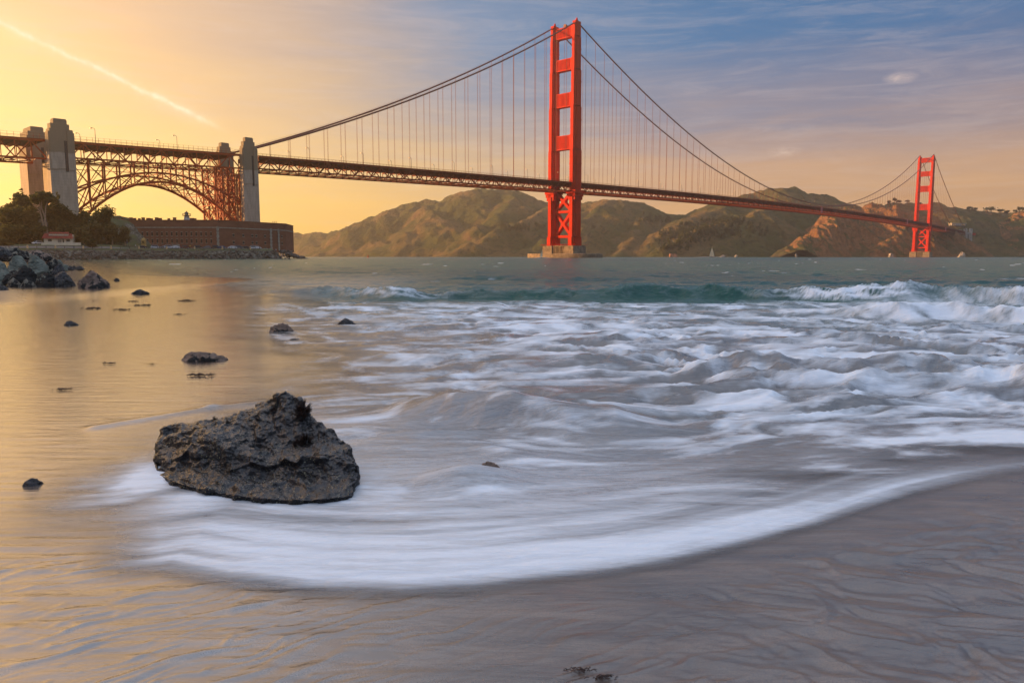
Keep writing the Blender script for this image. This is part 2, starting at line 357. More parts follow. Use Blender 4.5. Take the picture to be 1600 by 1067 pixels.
def sea_material():
    m = bpy.data.materials.new("sea_water"); m.use_nodes = True; t = NT(m.node_tree); b = t.n['Principled BSDF']
    g = t.node('ShaderNodeNewGeometry').outputs['Position']
    fo, tu, co, fr, mo = attr(t, 'foam'), attr(t, 'turbid'), attr(t, 'cover'), attr(t, 'far'), attr(t, 'milk_sheen')
    n1 = t.noise(t.scale(g, (0.9, 4.5, 2), rot=(0, 0, 0.12)), 1.5, 8, 0.68, 1.1)
    n2 = t.noise(t.scale(g, (1.5, 13, 3), rot=(0, 0, -0.16)), 3.0, 8, 0.72, 0.7)
    n3 = t.noise(t.scale(g, (0.8, 7.5, 2), rot=(0, 0, 0.30)), 3.2, 5, 0.6, 1.6); fil = t.m('SUBTRACT', 1.0, t.m('MULTIPLY', t.m('ABSOLUTE', t.m('SUBTRACT', n3, 0.5)), 9.0), clamp=True)
    nf = t.m('ADD', t.m('ADD', t.m('MULTIPLY', n1, 0.6), t.m('MULTIPLY', n2, 0.4)), t.m('MULTIPLY', t.m('SUBTRACT', fil, 0.35), 0.10))
    f2 = t.m('ADD', fo, t.m('MULTIPLY', t.m('SUBTRACT', nf, 0.5), t.m('MULTIPLY', t.m('MULTIPLY', fo, t.m('SUBTRACT', 1.12, fo)), 4.2)), clamp=True)
    f2 = t.ramp(f2, [(0.05, 0.0), (0.95, 1.0)], 'LINEAR')
    wcol = t.mix(tu, (0.007, 0.075, 0.056), (0.070, 0.056, 0.046))
    wcol = t.mix(t.m('MULTIPLY', mo, 0.45), wcol, (0.30, 0.285, 0.28))  # paler near shore: partly milky foam, partly in place of sky reflection
    col = t.mix(f2, wcol, (0.85, 0.90, 0.96)); t.l.new(col, b.inputs['Base Color'])
    rg = t.m('ADD', t.m('ADD', 0.13, t.m('MULTIPLY', f2, 0.45)), t.m('MULTIPLY', fr, 0.10)); t.l.new(rg, b.inputs['Roughness'])
    t.l.new(t.m('ADD', 1.33, t.m('MULTIPLY', mo, 0.65)), b.inputs['IOR']); b.inputs['Specular IOR Level'].default_value = 0.5
    near = t.noise(t.scale(g, (1.6, 6.5, 3), rot=(0, 0, 0.15)), 2.2, 6, 0.6, 0.7)
    farb = t.noise(t.scale(g, (0.30, 0.62, 1)), 1.6, 6, 0.68, 0.4)
    bp = t.node('ShaderNodeBump'); bp.inputs['Strength'].default_value = 0.6; bp.inputs['Distance'].default_value = 0.05
    t.l.new(near, bp.inputs['Height'])
    bp2 = t.node('ShaderNodeBump'); bp2.inputs['Distance'].default_value = 1.5; t.l.new(farb, bp2.inputs['Height'])
    t.l.new(t.m('MULTIPLY', fr, 0.75), bp2.inputs['Strength']); t.l.new(bp.outputs[0], bp2.inputs['Normal'])
    t.l.new(bp2.outputs[0], b.inputs['Normal'])
    t.l.new(co, b.inputs['Alpha'])
    return m
me = gridmesh('sea', X, Y, Z, {'foam': foam, 'turbid': turb, 'cover': cover, 'far': sm(20, 45, Y), 'milk_sheen': np.clip(np.maximum(np.maximum(zone * 0.75, 0.8 * sm(21, 17, Y)), 0.8 * sm(-3, -8, X) * sm(60, 30, Y)) + cres, 0, 1)})
tag(link('sea', me, sea_material()), kind='structure')

# beach: one sheet from behind the camera to the far shore
vb = np.concatenate([np.arange(900, 40, -1.7), np.arange(40, 3.2, -0.8)])
Yb = np.concatenate([np.linspace(-12, 0.8, 30), CH * F / vb]); Yb = Yb[Yb < 390]
kb = np.linspace(-1.02, 1.02, 900)
XB = fan(kb, Yb, np.maximum(Yb, 0) + 1.0 + np.maximum(-Yb, 0) * 0.9); YB = np.repeat(Yb[:, None], XB.shape[1], 1)
sdb = sdist(XB, YB, sea_poly)
ZB = -0.012 - 0.03 * sm(0.2, 4, sdb) - 0.5 * sm(4, 18, sdb) - 3 * sm(20, 120, sdb)
lefty = sm(0.5, -1.5, XB)
U_ = XB * 0.86 + YB * 0.5 + 0.10 * fbm(XB * 2, YB * 2, 2, 3); V_ = YB * 0.86 - XB * 0.5 + 0.05 * fbm(XB * 3, YB * 3, 2, 13)
rillm = sm(2.95, 2.3, YB + 0.25 * XB) * np.clip(0.62 + 0.9 * fbm(XB * 1.1, YB * 1.6, 3, 93), 0, 1)
ZB += 1.35 * (0.010 * np.clip(pn(U_ * 2.4, V_ * 15, 91) - 0.12, 0, 1) + 0.008 * np.clip(pn(U_ * 4.5, V_ * 31, 92) - 0.15, 0, 1) + 0.010 * np.clip(pn(XB * 15, YB * 17, 94) - 0.45, 0, 1) * sm(0.3, -0.8, XB)) * rillm
for (ax, ay, bx, by) in ((150, 666, 330, 636), (330, 636, 640, 598)):
    p_, q_ = P2(ax, ay), P2(bx, by); dd_, tt_ = seg_dist(XB, YB, p_[0], p_[1], q_[0], q_[1]); ZB += 0.022 * np.exp(-(dd_ / 0.07) ** 2)
rip = pn(XB * 1.6, YB * 11 - XB * 0.6, 95) + 0.6 * pn(XB * 3.5, YB * 21, 96)
ZB += 0.0048 * rip * sm(6.5, 3.2, YB) * sm(0.3, -1.2, XB)
rgt = sm(0.35, 1.5, XB + 0.1 * YB) * sm(3.6, 2.6, YB - 0.25 * XB)
ZB += 0.010 * sm(0.02, 0.40, interp_poly(XB, edge_pts) - YB) * (1 - np.abs(fbm(XB * 2.2 + 0.6 * fbm(XB * 2, YB * 2, 2, 97), YB * 3.6 + XB * 1.2, 4, 98)) * 2.4) * rgt
ZB += 0.10 * sm(at(130, 470).x, at(20, 470).x, XB) * sm(17, 26, YB) * sm(60, 40, YB)
ZB += 1.6 * sm(-24, -60, XB) * sm(25, 45, YB) * sm(-2, -14, sdb)
film = sm(0.0, 0.6, -de if False else (YB - interp_poly(XB, edge_pts)) + 0.25) * 1.0
wet = np.clip(sm(0.6, -1.1, XB + 0.25) * 0.75 + 0.35, 0, 1) * (1 - sm(19, 22, YB) * sm(29, 26, YB) * sm(-0.62, -0.70, XB / np.maximum(YB, 1)))
wet = np.maximum(wet, sm(4, 8, YB) * sm(19, 14, YB)); wet = np.clip(wet, 0, 1)
def sand_material():
    m = bpy.data.materials.new("wet_sand"); m.use_nodes = True; t = NT(m.node_tree); b = t.n['Principled BSDF']
    g = t.node('ShaderNodeNewGeometry').outputs['Position']; we = attr(t, 'wet')
    n1 = t.noise(t.scale(g, (1.0, 3.0, 1), rot=(0, 0, 0.4)), 1.8, 6, 0.6, 0.6)
    gr = t.noise(g, 190, 3, 0.8)
    c_ = t.mix(t.ramp(n1, [(0.3, 0.0), (0.7, 1.0)]), (0.105, 0.072, 0.052), (0.245, 0.170, 0.118))
    n5 = t.noise(t.scale(g, (1.1, 5.5, 1), rot=(0, 0, -0.55)), 1.6, 7, 0.7, 0.8); c_ = t.mix(t.ramp(n5, [(0.40, 0.0), (0.66, 0.45)]), c_, (0.070, 0.050, 0.040))
    c_ = t.mix(t.ramp(gr, [(0.35, 0.0), (0.75, 1.0)]), c_, (0.07, 0.055, 0.048)); t.l.new(c_, b.inputs['Base Color'])
    r = t.m('SUBTRACT', t.m('ADD', 0.42, t.m('MULTIPLY', t.m('SUBTRACT', n1, 0.5), 0.35)), t.m('MULTIPLY', we, 0.28)); t.l.new(r, b.inputs['Roughness'])
    b.inputs['Specular IOR Level'].default_value = 0.5
    b.inputs['Coat Weight'].default_value = 0.0; t.l.new(t.m('MULTIPLY', we, 0.95), b.inputs['Coat Weight']); b.inputs['Coat Roughness'].default_value = 0.09; b.inputs['Coat IOR'].default_value = 2.8
    bp = t.node('ShaderNodeBump'); bp.inputs['Strength'].default_value = 0.4; bp.inputs['Distance'].default_value = 0.012
    t.l.new(t.m('ADD', t.noise(t.scale(g, (1.2, 7, 1), rot=(0, 0, 0.35)), 3.2, 7, 0.66, 0.4), t.m('MULTIPLY', gr, 0.05)), bp.inputs['Height']); t.l.new(bp.outputs[0], b.inputs['Normal'])
    bc = t.node('ShaderNodeBump'); bc.inputs['Strength'].default_value = 0.45; bc.inputs['Distance'].default_value = 0.02
    t.l.new(t.noise(t.scale(g, (0.9, 5, 1), rot=(0, 0, 0.1)), 2.2, 5, 0.6, 0.5), bc.inputs['Height']); t.l.new(bc.outputs[0], b.inputs['Coat Normal'])
    return m
tag(link('beach', gridmesh('beach', XB, YB, ZB, {'wet': wet}), sand_material()), kind='structure')
tag(MB().add([(-4300, -60, -4.2), (4300, -60, -4.2), (4300, 4050, -4.2), (-4300, 4050, -4.2)], [(0, 1, 2, 3)]).build('seabed', mat('seabed_mud', (0.06, 0.06, 0.05), 0.9)), kind='structure')
#@ENDSEA

# ================================================================== SETTING: hills beyond the strait
#@HILLS
def crest(l):
    out = []; last = None
    for q in l:
        d = q[2] if len(q) > 2 else last
        last = d; out.append(aty(q[0], q[1], d))
    return out
main_ridges = [
 (crest([(180, 372, 3900), (330, 366, 3800), (447, 364.5, 3600), (465, 363.5), (473, 367), (494, 363, 3500), (512, 363, 3450), (549, 355, 3400)]), 0.52),
 (crest([(549, 355, 3300), (573, 345, 3200), (609, 330, 3100), (632, 319, 3050), (650, 314.5, 3000), (668, 311.5, 3000), (688, 315, 2950), (706, 306, 2900), (719, 300.7, 2850), (745, 295.5, 2800), (803, 296.5, 2750),
         (829, 307, 2700), (849, 313, 2680), (880, 319, 2650), (912, 318.5, 2600), (937, 313.5, 2550), (952, 312, 2500), (970, 314, 2500), (1000, 317.5, 2500), (1025, 328, 2480), (1050, 335.5, 2450), (1069, 336.5, 2450)]), 0.52),
 (crest([(1069, 336.5, 2450), (1094, 327, 2450), (1116, 320, 2420), (1160, 307.5, 2400), (1175, 301), (1200, 295), (1222, 292.5, 2350), (1240, 293, 2350), (1262, 300, 2330), (1287, 304.5, 2320), (1300, 310), (1322, 321, 2300), (1345, 335, 2300), (1400, 345, 2300)]), 0.55),
 (crest([(1380, 330, 2350), (1396, 318, 2300), (1430, 318.5, 2300), (1460, 317, 2300), (1487, 325, 2300), (1510, 329, 2300), (1540, 332, 2300), (1576, 334, 2250), (1600, 331, 2200), (1680, 334, 2200), (1800, 345, 2200)]), 0.50),
]
spurs = [
 (crest([(650, 314.5, 3000), (646, 325, 2900), (655, 348, 2750), (668, 366, 2620), (648, 388, 2450), (628, 405, 2350)]), 0.62),
 (crest([(609, 330, 3100), (600, 352, 2950), (560, 385, 2750), (540, 405, 2700)]), 0.6),
 (crest([(580, 343, 3150), (545, 372, 3000), (500, 404, 2850)]), 0.6),
 (crest([(632, 319, 3050), (622, 345, 2850), (600, 380, 2650), (585, 404, 2600)]), 0.62),
 (crest([(803, 296.5, 2750), (800, 315, 2600), (782, 336, 2450), (775, 345, 2400)]), 0.6),
 (crest([(860, 322, 2500), (830, 340, 2350), (788, 352, 2250), (750, 373, 2150), (714, 390, 2080), (695, 405, 2040)]), 0.62),
 (crest([(952, 312, 2500), (905, 345, 2300), (860, 372, 2150), (820, 405, 2050)]), 0.6),
 (crest([(1000, 317.5, 2500), (1000, 345, 2350), (985, 375, 2150), (960, 405, 2020)]), 0.62),
 (crest([(1160, 307.5, 2400), (1125, 326, 2300), (1090, 337, 2250), (1053, 354, 2180), (1020, 375, 2120)]), 0.6),
 (crest([(1222, 293, 2350), (1205, 322, 2200), (1160, 338, 2100), (1120, 352, 2000), (1070, 368, 1900), (1035, 386, 1830), (1018, 405, 1800)]), 0.62),
 (crest([(1160, 338, 2100), (1165, 362, 1950), (1125, 380, 1850), (1080, 405, 1780)]), 0.75),
 (crest([(1165, 350, 2000), (1185, 380, 1880), (1188, 405, 1820)]), 0.75),
]
cliffs = [
 (crest([(1315, 330, 2050), (1344, 320.5, 2000), (1365, 319.5, 1960), (1385, 320, 1940), (1415, 328, 1920), (1440, 336, 1900), (1470, 352, 1900), (1500, 372, 1950)]), 0.80),
 (crest([(1344, 320.5, 2000), (1300, 343, 1900), (1275, 358, 1850), (1245, 377, 1800), (1224, 390, 1780), (1219, 405, 1770)]), 0.85),
 (crest([(1300, 343, 1900), (1290, 370, 1830), (1262, 392, 1780), (1255, 405, 1770)]), 0.9),
 (crest([(1440, 336, 1900), (1442, 360, 1840), (1425, 380, 1800), (1410, 405, 1760)]), 0.85),
 (crest([(1415, 328, 1920), (1405, 355, 1850), (1375, 385, 1790), (1345, 405, 1770)]), 0.85),
 (crest([(1470, 352, 1900), (1480, 378, 1850), (1470, 405, 1800)]), 0.85),
 (crest([(1500, 372, 1950), (1525, 388, 1900), (1548, 403, 1860)]), 0.75),
 (crest([(1530, 380, 2150), (1560, 372, 2100), (1600, 374, 2080), (1680, 378, 2050), (1760, 395, 2050)]), 0.55),
 (crest([(1540, 332, 2300), (1535, 350, 2220), (1520, 372, 2150)]), 0.55),
 (crest([(1600, 331, 2200), (1575, 350, 2150), (1545, 368, 2120)]), 0.5),
]
def terrain(x0, x1, nx, y0, y1, ny, sets, seed, rugged, name, m):
    gx = np.linspace(x0, x1, nx); gy = np.linspace(y0, y1, ny); X_, Y_ = np.meshgrid(gx, gy)
    wxx = X_ + 38 * fbm(X_ / 190, Y_ / 190, 3, seed) + 12 * fbm(X_ / 50, Y_ / 50, 2, seed + 6); wyy = Y_ + 38 * fbm(X_ / 190 + 40, Y_ / 190, 3, seed + 1)
    H = np.full(X_.shape, -60.0)
    for pts, k in sets:
        for a, b_ in zip(pts[:-1], pts[1:]):
            dw, t_ = seg_dist(wxx, wyy, a.x, a.y, b_.x, b_.y)
            d0, t0 = seg_dist(X_, Y_, a.x, a.y, b_.x, b_.y)
            w_ = sm(0, 90, d0); d = d0 * (1 - w_) + dw * w_
            zc = a.z + (b_.z - a.z) * t0
            hh = zc - k * (np.sqrt(d * d + 14 * 14) - 14)
            H = np.maximum(H, hh) + 0.0
    Hc_top = np.full(X_.shape, 0.0)
    for pts, k in sets:
        for a, b_ in zip(pts[:-1], pts[1:]):
            d0, t0 = seg_dist(X_, Y_, a.x, a.y, b_.x, b_.y); Hc_top = np.maximum(Hc_top, (a.z + (b_.z - a.z) * t0) * np.exp(-(d0 / 420) ** 2))
    slope_noise = fbm(X_ / 60, Y_ / 60, 5, seed + 9, 0.55)
    gul = 1 - 2 * np.abs(fbm((X_ * 0.8 + Y_ * 0.25) / 46, (Y_ - X_ * 0.2) / 130, 4, seed + 12))
    keep = np.clip(H / 60, 0, 1)
    big = 1 - 2.2 * np.abs(fbm((X_ + 0.55 * Y_) / 210, (Y_ - X_ * 0.3) / 640, 3, seed + 15)); crestd = np.clip((Hc_top - H) / 50, 0, 1)
    crisp = 1 - 2.4 * np.abs(fbm((X_ + 0.3 * Y_) / 24, (Y_ - 0.2 * X_) / 75, 3, seed + 31))
    H = H + rugged * (3.5 * slope_noise + 8.0 * gul + 4.5 * crisp - 5) * np.minimum(keep, 1) + 15 * (big - 0.5) * keep * crestd * (1.2 - rugged * .4)
    return tag(link(name, gridmesh(name, X_, Y_, H), m), kind='structure')
def hill_material(name, green, brown, rock, rockbias):
    m = bpy.data.materials.new(name); m.use_nodes = True; t = NT(m.node_tree); b = t.n['Principled BSDF']
    ge = t.node('ShaderNodeNewGeometry'); g = ge.outputs['Position']; s = t.node('ShaderNodeSeparateXYZ'); t.l.new(ge.outputs['Normal'], s.inputs[0])
    n1 = t.noise(g, 0.008, 7, 0.6); n2 = t.noise(g, 0.045, 6, 0.7); n3 = t.noise(g, 0.10, 8, 0.8)
    c_ = t.mix(t.ramp(n1, [(0.38, 0.0), (0.60, 1.0)]), brown, green)
    scrub = t.ramp(t.m('ADD', t.m('MULTIPLY', n2, 0.6), t.m('MULTIPLY', n3, 0.4)), [(0.50, 0.0), (0.58, 1.0)])
    c_ = t.mix(t.m('MULTIPLY', scrub, 0.75), c_, (0.022, 0.026, 0.010))
    steep = t.ramp(t.m('ADD', t.m('SUBTRACT', 1.0, s.outputs[2]), t.m('ADD', t.m('MULTIPLY', t.m('SUBTRACT', n2, 0.5), 0.55), rockbias)), [(0.30, 0.0), (0.40, 1.0)])
    rc = t.mix(t.ramp(n3, [(0.35, 0.0), (0.68, 1.0)]), tuple(x * 0.45 for x in rock), rock)
    c_ = t.mix(steep, c_, rc); t.l.new(c_, b.inputs['Base Color']); b.inputs['Roughness'].default_value = 0.95; b.inputs['Specular IOR Level'].default_value = 0.1
    bp = t.node('ShaderNodeBump'); bp.inputs['Strength'].default_value = 1.0; bp.inputs['Distance'].default_value = 20.0
    t.l.new(t.m('ADD', n2, t.m('MULTIPLY', n3, 0.5)), bp.inputs['Height']); t.l.new(bp.outputs[0], b.inputs['Normal'])
    return m
hm1 = hill_material('hill_grass', (0.080, 0.085, 0.024), (0.190, 0.125, 0.050), (0.20, 0.12, 0.07), -0.10)
hm2 = hill_material('cliff_rock', (0.110, 0.105, 0.035), (0.190, 0.120, 0.055), (0.44, 0.215, 0.095), 0.08)
terrain(-2700, 1050, 620, 1990, 4000, 330, main_ridges[:1] + main_ridges[1:2] + spurs[:9], 3, 0.45, 'hills', hm1)
terrain(250, 2300, 520, 1740, 2900, 300, main_ridges[1:] + spurs[7:], 5, 0.5, 'hills', hm1)
terrain(560, 1900, 520, 1738, 2400, 260, cliffs, 9, 1.6, 'hills', hm2)
# bare unseen bluff at left, its height set to shade the beach from low sun
gx = np.linspace(-520, -70, 120); gy = np.linspace(-65, 190, 90); GX, GY = np.meshgrid(gx, gy)
GZ = -4 + 28 * sm(-85, -150, GX) * sm(155 + 0.12 * (GX + 200), 70, GY) + (3 * fbm(GX / 30, GY / 30, 4, 2) + 2) * sm(-80, -140, GX) * sm(150, 100, GY)
tag(link('hills', gridmesh('hills', GX, GY, GZ), hm1), kind='structure')
#@ENDHILLS

# ================================================================== BRIDGE FRAME
PHI = radians(43.0); B0 = Vector((52.5, 756.0, 0))
RZ = -PHI
def bw(t, s, z=0.0): return Vector((B0.x + cos(PHI) * t + sin(PHI) * s, B0.y - sin(PHI) * t + cos(PHI) * s, z))
SP, SIDE = 1280.0, 343.0
def zdeck(s):
    if s < -SIDE: return 67.4 + (s + SIDE) * 0.027
    if s < 0: return 67.4 + (s + SIDE) / SIDE * 6.9
    if s <= SP: u = s / SP; return 74.3 + 6.0 * 4 * u * (1 - u)
    return 74.3 - (s - SP) / SIDE * 9.0
def zcab(s):
    if s < 0: u = (s + SIDE) / SIDE; return 70.5 + (226.5 - 70.5) * u - 10.3 * 4 * u * (1 - u)
    if s <= SP: u = s / SP; return 226.5 - 4 * 142.5 * u * (1 - u)
    u = (s - SP) / SIDE; return 226.5 + (69.0 - 226.5) * u - 10.3 * 4 * u * (1 - u)

def paint(name, col, rough=0.75):
    m = bpy.data.materials.new(name); m.use_nodes = True; t = NT(m.node_tree); b = t.n['Principled BSDF']
    g = t.node('ShaderNodeTexCoord').outputs['Object']
    n1 = t.noise(t.scale(g, (1, 1, 0.25)), 0.35, 6, 0.65); n2 = t.noise(g, 2.5, 4, 0.6)
    c_ = t.mix(t.ramp(n1, [(0.3, 0.0), (0.7, 1.0)]), tuple(x * 0.78 for x in col), col)
    c_ = t.mix(t.m('MULTIPLY', t.ramp(n2, [(0.5, 0.0), (0.72, 1.0)]), 0.35), c_, tuple(x * 0.55 for x in col))
    # plate seams
    s = t.node('ShaderNodeSeparateXYZ'); t.l.new(g, s.inputs[0])
    fr = t.m('FRACT', t.m('DIVIDE', s.outputs[2], 7.0)); sm_ = t.m('LESS_THAN', fr, 0.03)
    c_ = t.mix(t.m('MULTIPLY', sm_, 0.4), c_, tuple(x * 0.4 for x in col))
    t.l.new(c_, b.inputs['Base Color']); b.inputs['Roughness'].default_value = rough; b.inputs['Specular IOR Level'].default_value = 0.12
    return m
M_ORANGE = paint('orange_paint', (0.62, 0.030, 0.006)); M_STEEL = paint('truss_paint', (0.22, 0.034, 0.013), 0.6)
M_ARCH = paint('arch_paint', (0.42, 0.070, 0.018), 0.6)
M_PINK = mat('pink_primer', (0.55, 0.16, 0.16), 0.6)
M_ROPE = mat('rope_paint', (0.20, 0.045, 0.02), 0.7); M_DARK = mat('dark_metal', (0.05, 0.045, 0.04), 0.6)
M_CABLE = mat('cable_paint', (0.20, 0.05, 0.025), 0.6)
M_CONC = mat('old_concrete', (0.42, 0.38, 0.33), 0.85, 0.2, 0.35, 0.35, 0.3, 1.5)
M_CONC2 = mat('stained_concrete', (0.25, 0.185, 0.125), 0.9, 0.2, 0.4, 0.3, 0.3, 1.2)
M_ASPH = mat('asphalt', (0.055, 0.052, 0.05), 0.9)
M_LAMP = mat('lamp_amber', (0.9, 0.55, 0.25), 0.4)

#@BRIDGE
# ------------------------------------------------------------------ suspension bridge
bridge = empty('suspension_bridge', B0, RZ)
tag(bridge, 'long red orange suspension bridge with two tall art deco towers crossing the strait', 'bridge')
# leg tiers: z0, z1, scale
tiers = [(21, 106, 1.00), (106, 147.4, 0.93), (147.4, 182, 0.85), (182, 212.7, 0.76), (212.7, 224.6, 0.70)]
def leg_sections(cx, k, z0, z1, mb, g=1.0):
    for w, l, dz in ((3.6, 13.4, 0.0), (6.2, 11.0, -0.8), (8.4, 7.6, -1.6)):
        mb.box(cx - w * k / 2 * g, cx + w * k / 2 * g, -l * k / 2 * g, l * k / 2 * g, z0, z1 + dz)
def make_tower(s0, zs=1.0):
    mb = MB()
    for sx in (-13.7, 13.7):
        for (z0, z1, k) in tiers: leg_sections(sx, k, z0 * zs, z1 * zs, mb)
        leg_sections(sx, 1.16, 12.0, 21.0, mb)
        mb.box(sx - 1.9, sx + 1.9, -4.2, 4.2, 224.6 * zs, 226.6 * zs)
        for zz in (92.0, 134, 170, 200):     # maintenance bands round the legs
            k = [t[2] for t in tiers if t[0] * zs <= zz < t[1] * zs + 1][0]
            mb.box(sx - 4.2 * k - 0.35, sx + 4.2 * k + 0.35, -3.8 * k - 0.3, 3.8 * k + 0.3, zz, zz + 0.7)
            mb.box(sx - 1.8 * k - 0.3, sx + 1.8 * k + 0.3, -6.7 * k - 0.3, 6.7 * k + 0.3, zz + 0.02, zz + 0.68)
    tw = mb.build('tower', M_ORANGE, bridge, (0, s0, 0))
    for (z0, z1, k) in ((212.7, 223.0, 0.74), (182, 193, 0.80), (147.4, 160.6, 0.89), (106.3, 120, 0.97)):
        z0 *= zs; z1 *= zs; hw = 13.7 - 3.9 * k; m_ = MB(); D = 3.1 * k
        m_.box(-hw, hw, -D, D, z0 + 1.0, z1 - 0.8)
        m_.box(-hw, hw, -D - 0.5, D + 0.5, z1 - 0.8, z1); m_.box(-hw, hw, -D - 0.5, D + 0.5, z0, z0 + 1.0)
        n = 9
        for i in range(n):
            x = -hw * 0.62 + 1.24 * hw * i / (n - 1)
            for sgn in (-1, 1): m_.box(x - 0.38, x + 0.38, *( (D, D + 0.45) if sgn > 0 else (-D - 0.45, -D)), z0 + 1.0, z1 - 0.8)
        for sgn in (-1, 1):
            for sg2 in (-1, 1):
                y0, y1 = (D, D + 0.5) if sg2 > 0 else (-D - 0.5, -D)
                xa, xb = sorted((sgn * hw, sgn * hw * 0.76)); m_.box(xa, xb, y0, y1, z0 + 1.0, z1 - 0.8)
            # rounded haunches above and below
            for (zc, dr) in ((z0, -1), (z1, 1)):
                R_ = 3.0; pr = [(sgn * hw, zc)]
                for a in range(7):
                    th = a / 6 * pi / 2; pr.append((sgn * (hw - R_ + R_ * sin(th)), zc + dr * (R_ - R_ * cos(th))))
                vs = [(x, -D, z) for x, z in pr] + [(x, D, z) for x, z in pr]; n_ = len(pr)
                m_.add(vs, [tuple(range(n_)), tuple(range(n_, 2 * n_))[::-1]] + [(i, (i + 1) % n_, (i + 1) % n_ + n_, i + n_) for i in range(n_)])
        m_.build('portal_strut', M_ORANGE, tw)
    hw = 13.7 - 4.1
    for (z0, z1) in ((45.8, 66.0), (21.3, 45.8)):
        m_ = MB(); D = 2.2
        for sgn in (-1, 1):
            m_.bar((-hw * sgn, 0, z0 + 1), (hw * sgn, 0.02 * sgn, z1 - 1), 2 * D - 0.05 * sgn, 2.6)
        m_.box(-2.6, 2.6, -D - .1, D + .1, (z0 + z1) / 2 - 2.2, (z0 + z1) / 2 + 2.2)
        m_.build('cross_brace', M_ORANGE, tw)
        MB().box(-hw, hw, -2.5, 2.5, z0 - 1.4, z0 + 1.2).build('cross_strut', M_ORANGE, tw)
    for sx in (-13.7, 13.7):
        m_ = MB(); m_.tube([(sx, 0, 226.6 * zs), (sx, 0, 228.0 * zs), (sx, 0, 229.2 * zs), (sx, 0, 230.2 * zs)], [1.5, 1.2, 0.8, 0.2], 10); m_.build('beacon', M_ORANGE, tw)
    for sx in (-13.7, 13.7):              # corbels at the deck
        m_ = MB()
        for i, e in enumerate((0.0, 0.7, 1.4)): m_.box(sx - 4.5 - e, sx + 4.5 + e, -6 - e, 6 + e, 57 + 3.2 * i, 57 + 3.2 * i + 3.0)
        m_.build('deck_corbel', M_ORANGE, tw)
    return tw
tw1 = make_tower(0.0); tw2 = make_tower(SP, 0.985)
# foghorn like housing on the top strut
MB().tube([(-0.5, -1, 225), (-0.5, 1.5, 225)], 1.7, 12).build('fog_horn', M_CABLE, tw1)
# piers
def pier(s0):
    m_ = MB()
    for sx in (-13.7, 13.7): m_.prism([(sx - 8.0, -9), (sx - 6.5, -11), (sx + 6.5, -11), (sx + 8.0, -9), (sx + 8.0, 9), (sx + 6.5, 11), (sx - 6.5, 11), (sx - 8.0, 9)], -3, 12.0,
                                     [(sx - 7.2, -8.4), (sx - 6.0, -10), (sx + 6.0, -10), (sx + 7.2, -8.4), (sx + 7.2, 8.4), (sx + 6.0, 10), (sx - 6.0, 10), (sx - 7.2, 8.4)])
    m_.box(-6.5, 6.5, -6.5, 6.5, -3, 12.3)
    for i in range(7):
        x = -5.4 + 1.8 * i
        for y0 in (-9.4, 6.5): m_.box(x - 0.42, x + 0.42, y0, y0 + 2.9, -3, 11.2)
    m_.box(-6.2, 6.2, -9.6, 9.6, 11.2, 11.95)
    p = m_.build('pier', M_CONC2, bridge, (0, s0, 0))
    r_ = MB()
    for sx in (-1, 1):
        for i in range(24): r_.box(-22 + i * 1.9 - 0.06, -22 + i * 1.9 + 0.06, sx * 10.2 - 0.06, sx * 10.2 + 0.06, 12.0, 13.3)
        r_.box(-22, 22, sx * 10.2 - 0.09, sx * 10.2 + 0.09, 13.3, 13.5)
    r_.build('railing', M_ORANGE, p)
    return p
p1 = pier(0); p2 = pier(SP)
def oval(a, b_, n=56): return [(a * cos(2 * pi * i / n) if True else 0, b_ * sin(2 * pi * i / n)) for i in range(n)]
fd = MB(); A_, Bb = 45, 23; n = 56
rings = [(A_, Bb, -3), (A_, Bb, 3.6), (A_ - 0.4, Bb - .4, 4.2), (A_ - 4, Bb - 4, 4.2), (A_ - 4, Bb - 4, -3)]
vs = [(a * cos(2 * pi * i / n), b_ * sin(2 * pi * i / n), z) for a, b_, z in rings for i in range(n)]
fd.add(vs, [(r * n + i, r * n + (i + 1) % n, (r + 1) * n + (i + 1) % n, (r + 1) * n + i) for r in range(4) for i in range(n)])
fd.build('fender', M_CONC2, bridge)
# cables
cs = np.concatenate([np.linspace(-SIDE, 0, 24), np.linspace(0, SP, 84)[1:], np.linspace(SP, SP + SIDE, 24)[1:]])
for sx in (-13.7, 13.7):
    MB().tube([(sx, s, zcab(s)) for s in cs], 0.62, 8).build('main_cable', M_CABLE, bridge)
    MB().tube([(sx + 0.5, s, zcab(s) + 1.3) for s in cs], 0.07, 4).build('hand_line', M_CABLE, bridge)
slots = []
for sx in (13.7, -13.7):
    for k in range(1, 23): slots.append((-SIDE + k * 14.9, sx))
    for k in range(1, 84): slots.append((k * SP / 84, sx))
    for k in range(1, 23): slots.append((SP + k * 14.9, sx))
slots.sort(key=lambda q: bw(q[1], q[0]).length / max(6, zcab(q[0]) - zdeck(q[0])) ** 0.5)
rest = MB()
for i, (s, sx) in enumerate(slots):
    m_ = MB() if i < 100 else rest
    z0, z1 = zdeck(s) - 1.5, zcab(s)
    m_.bar((sx, s - 0.27, z0), (sx, s - 0.27, z1), 0.12); m_.bar((sx, s + 0.27, z0), (sx, s + 0.27, z1), 0.12)
    if i < 100: m_.build('suspender', M_ROPE, bridge)
tag(rest.build('suspender', M_ROPE, bridge), kind='stuff')
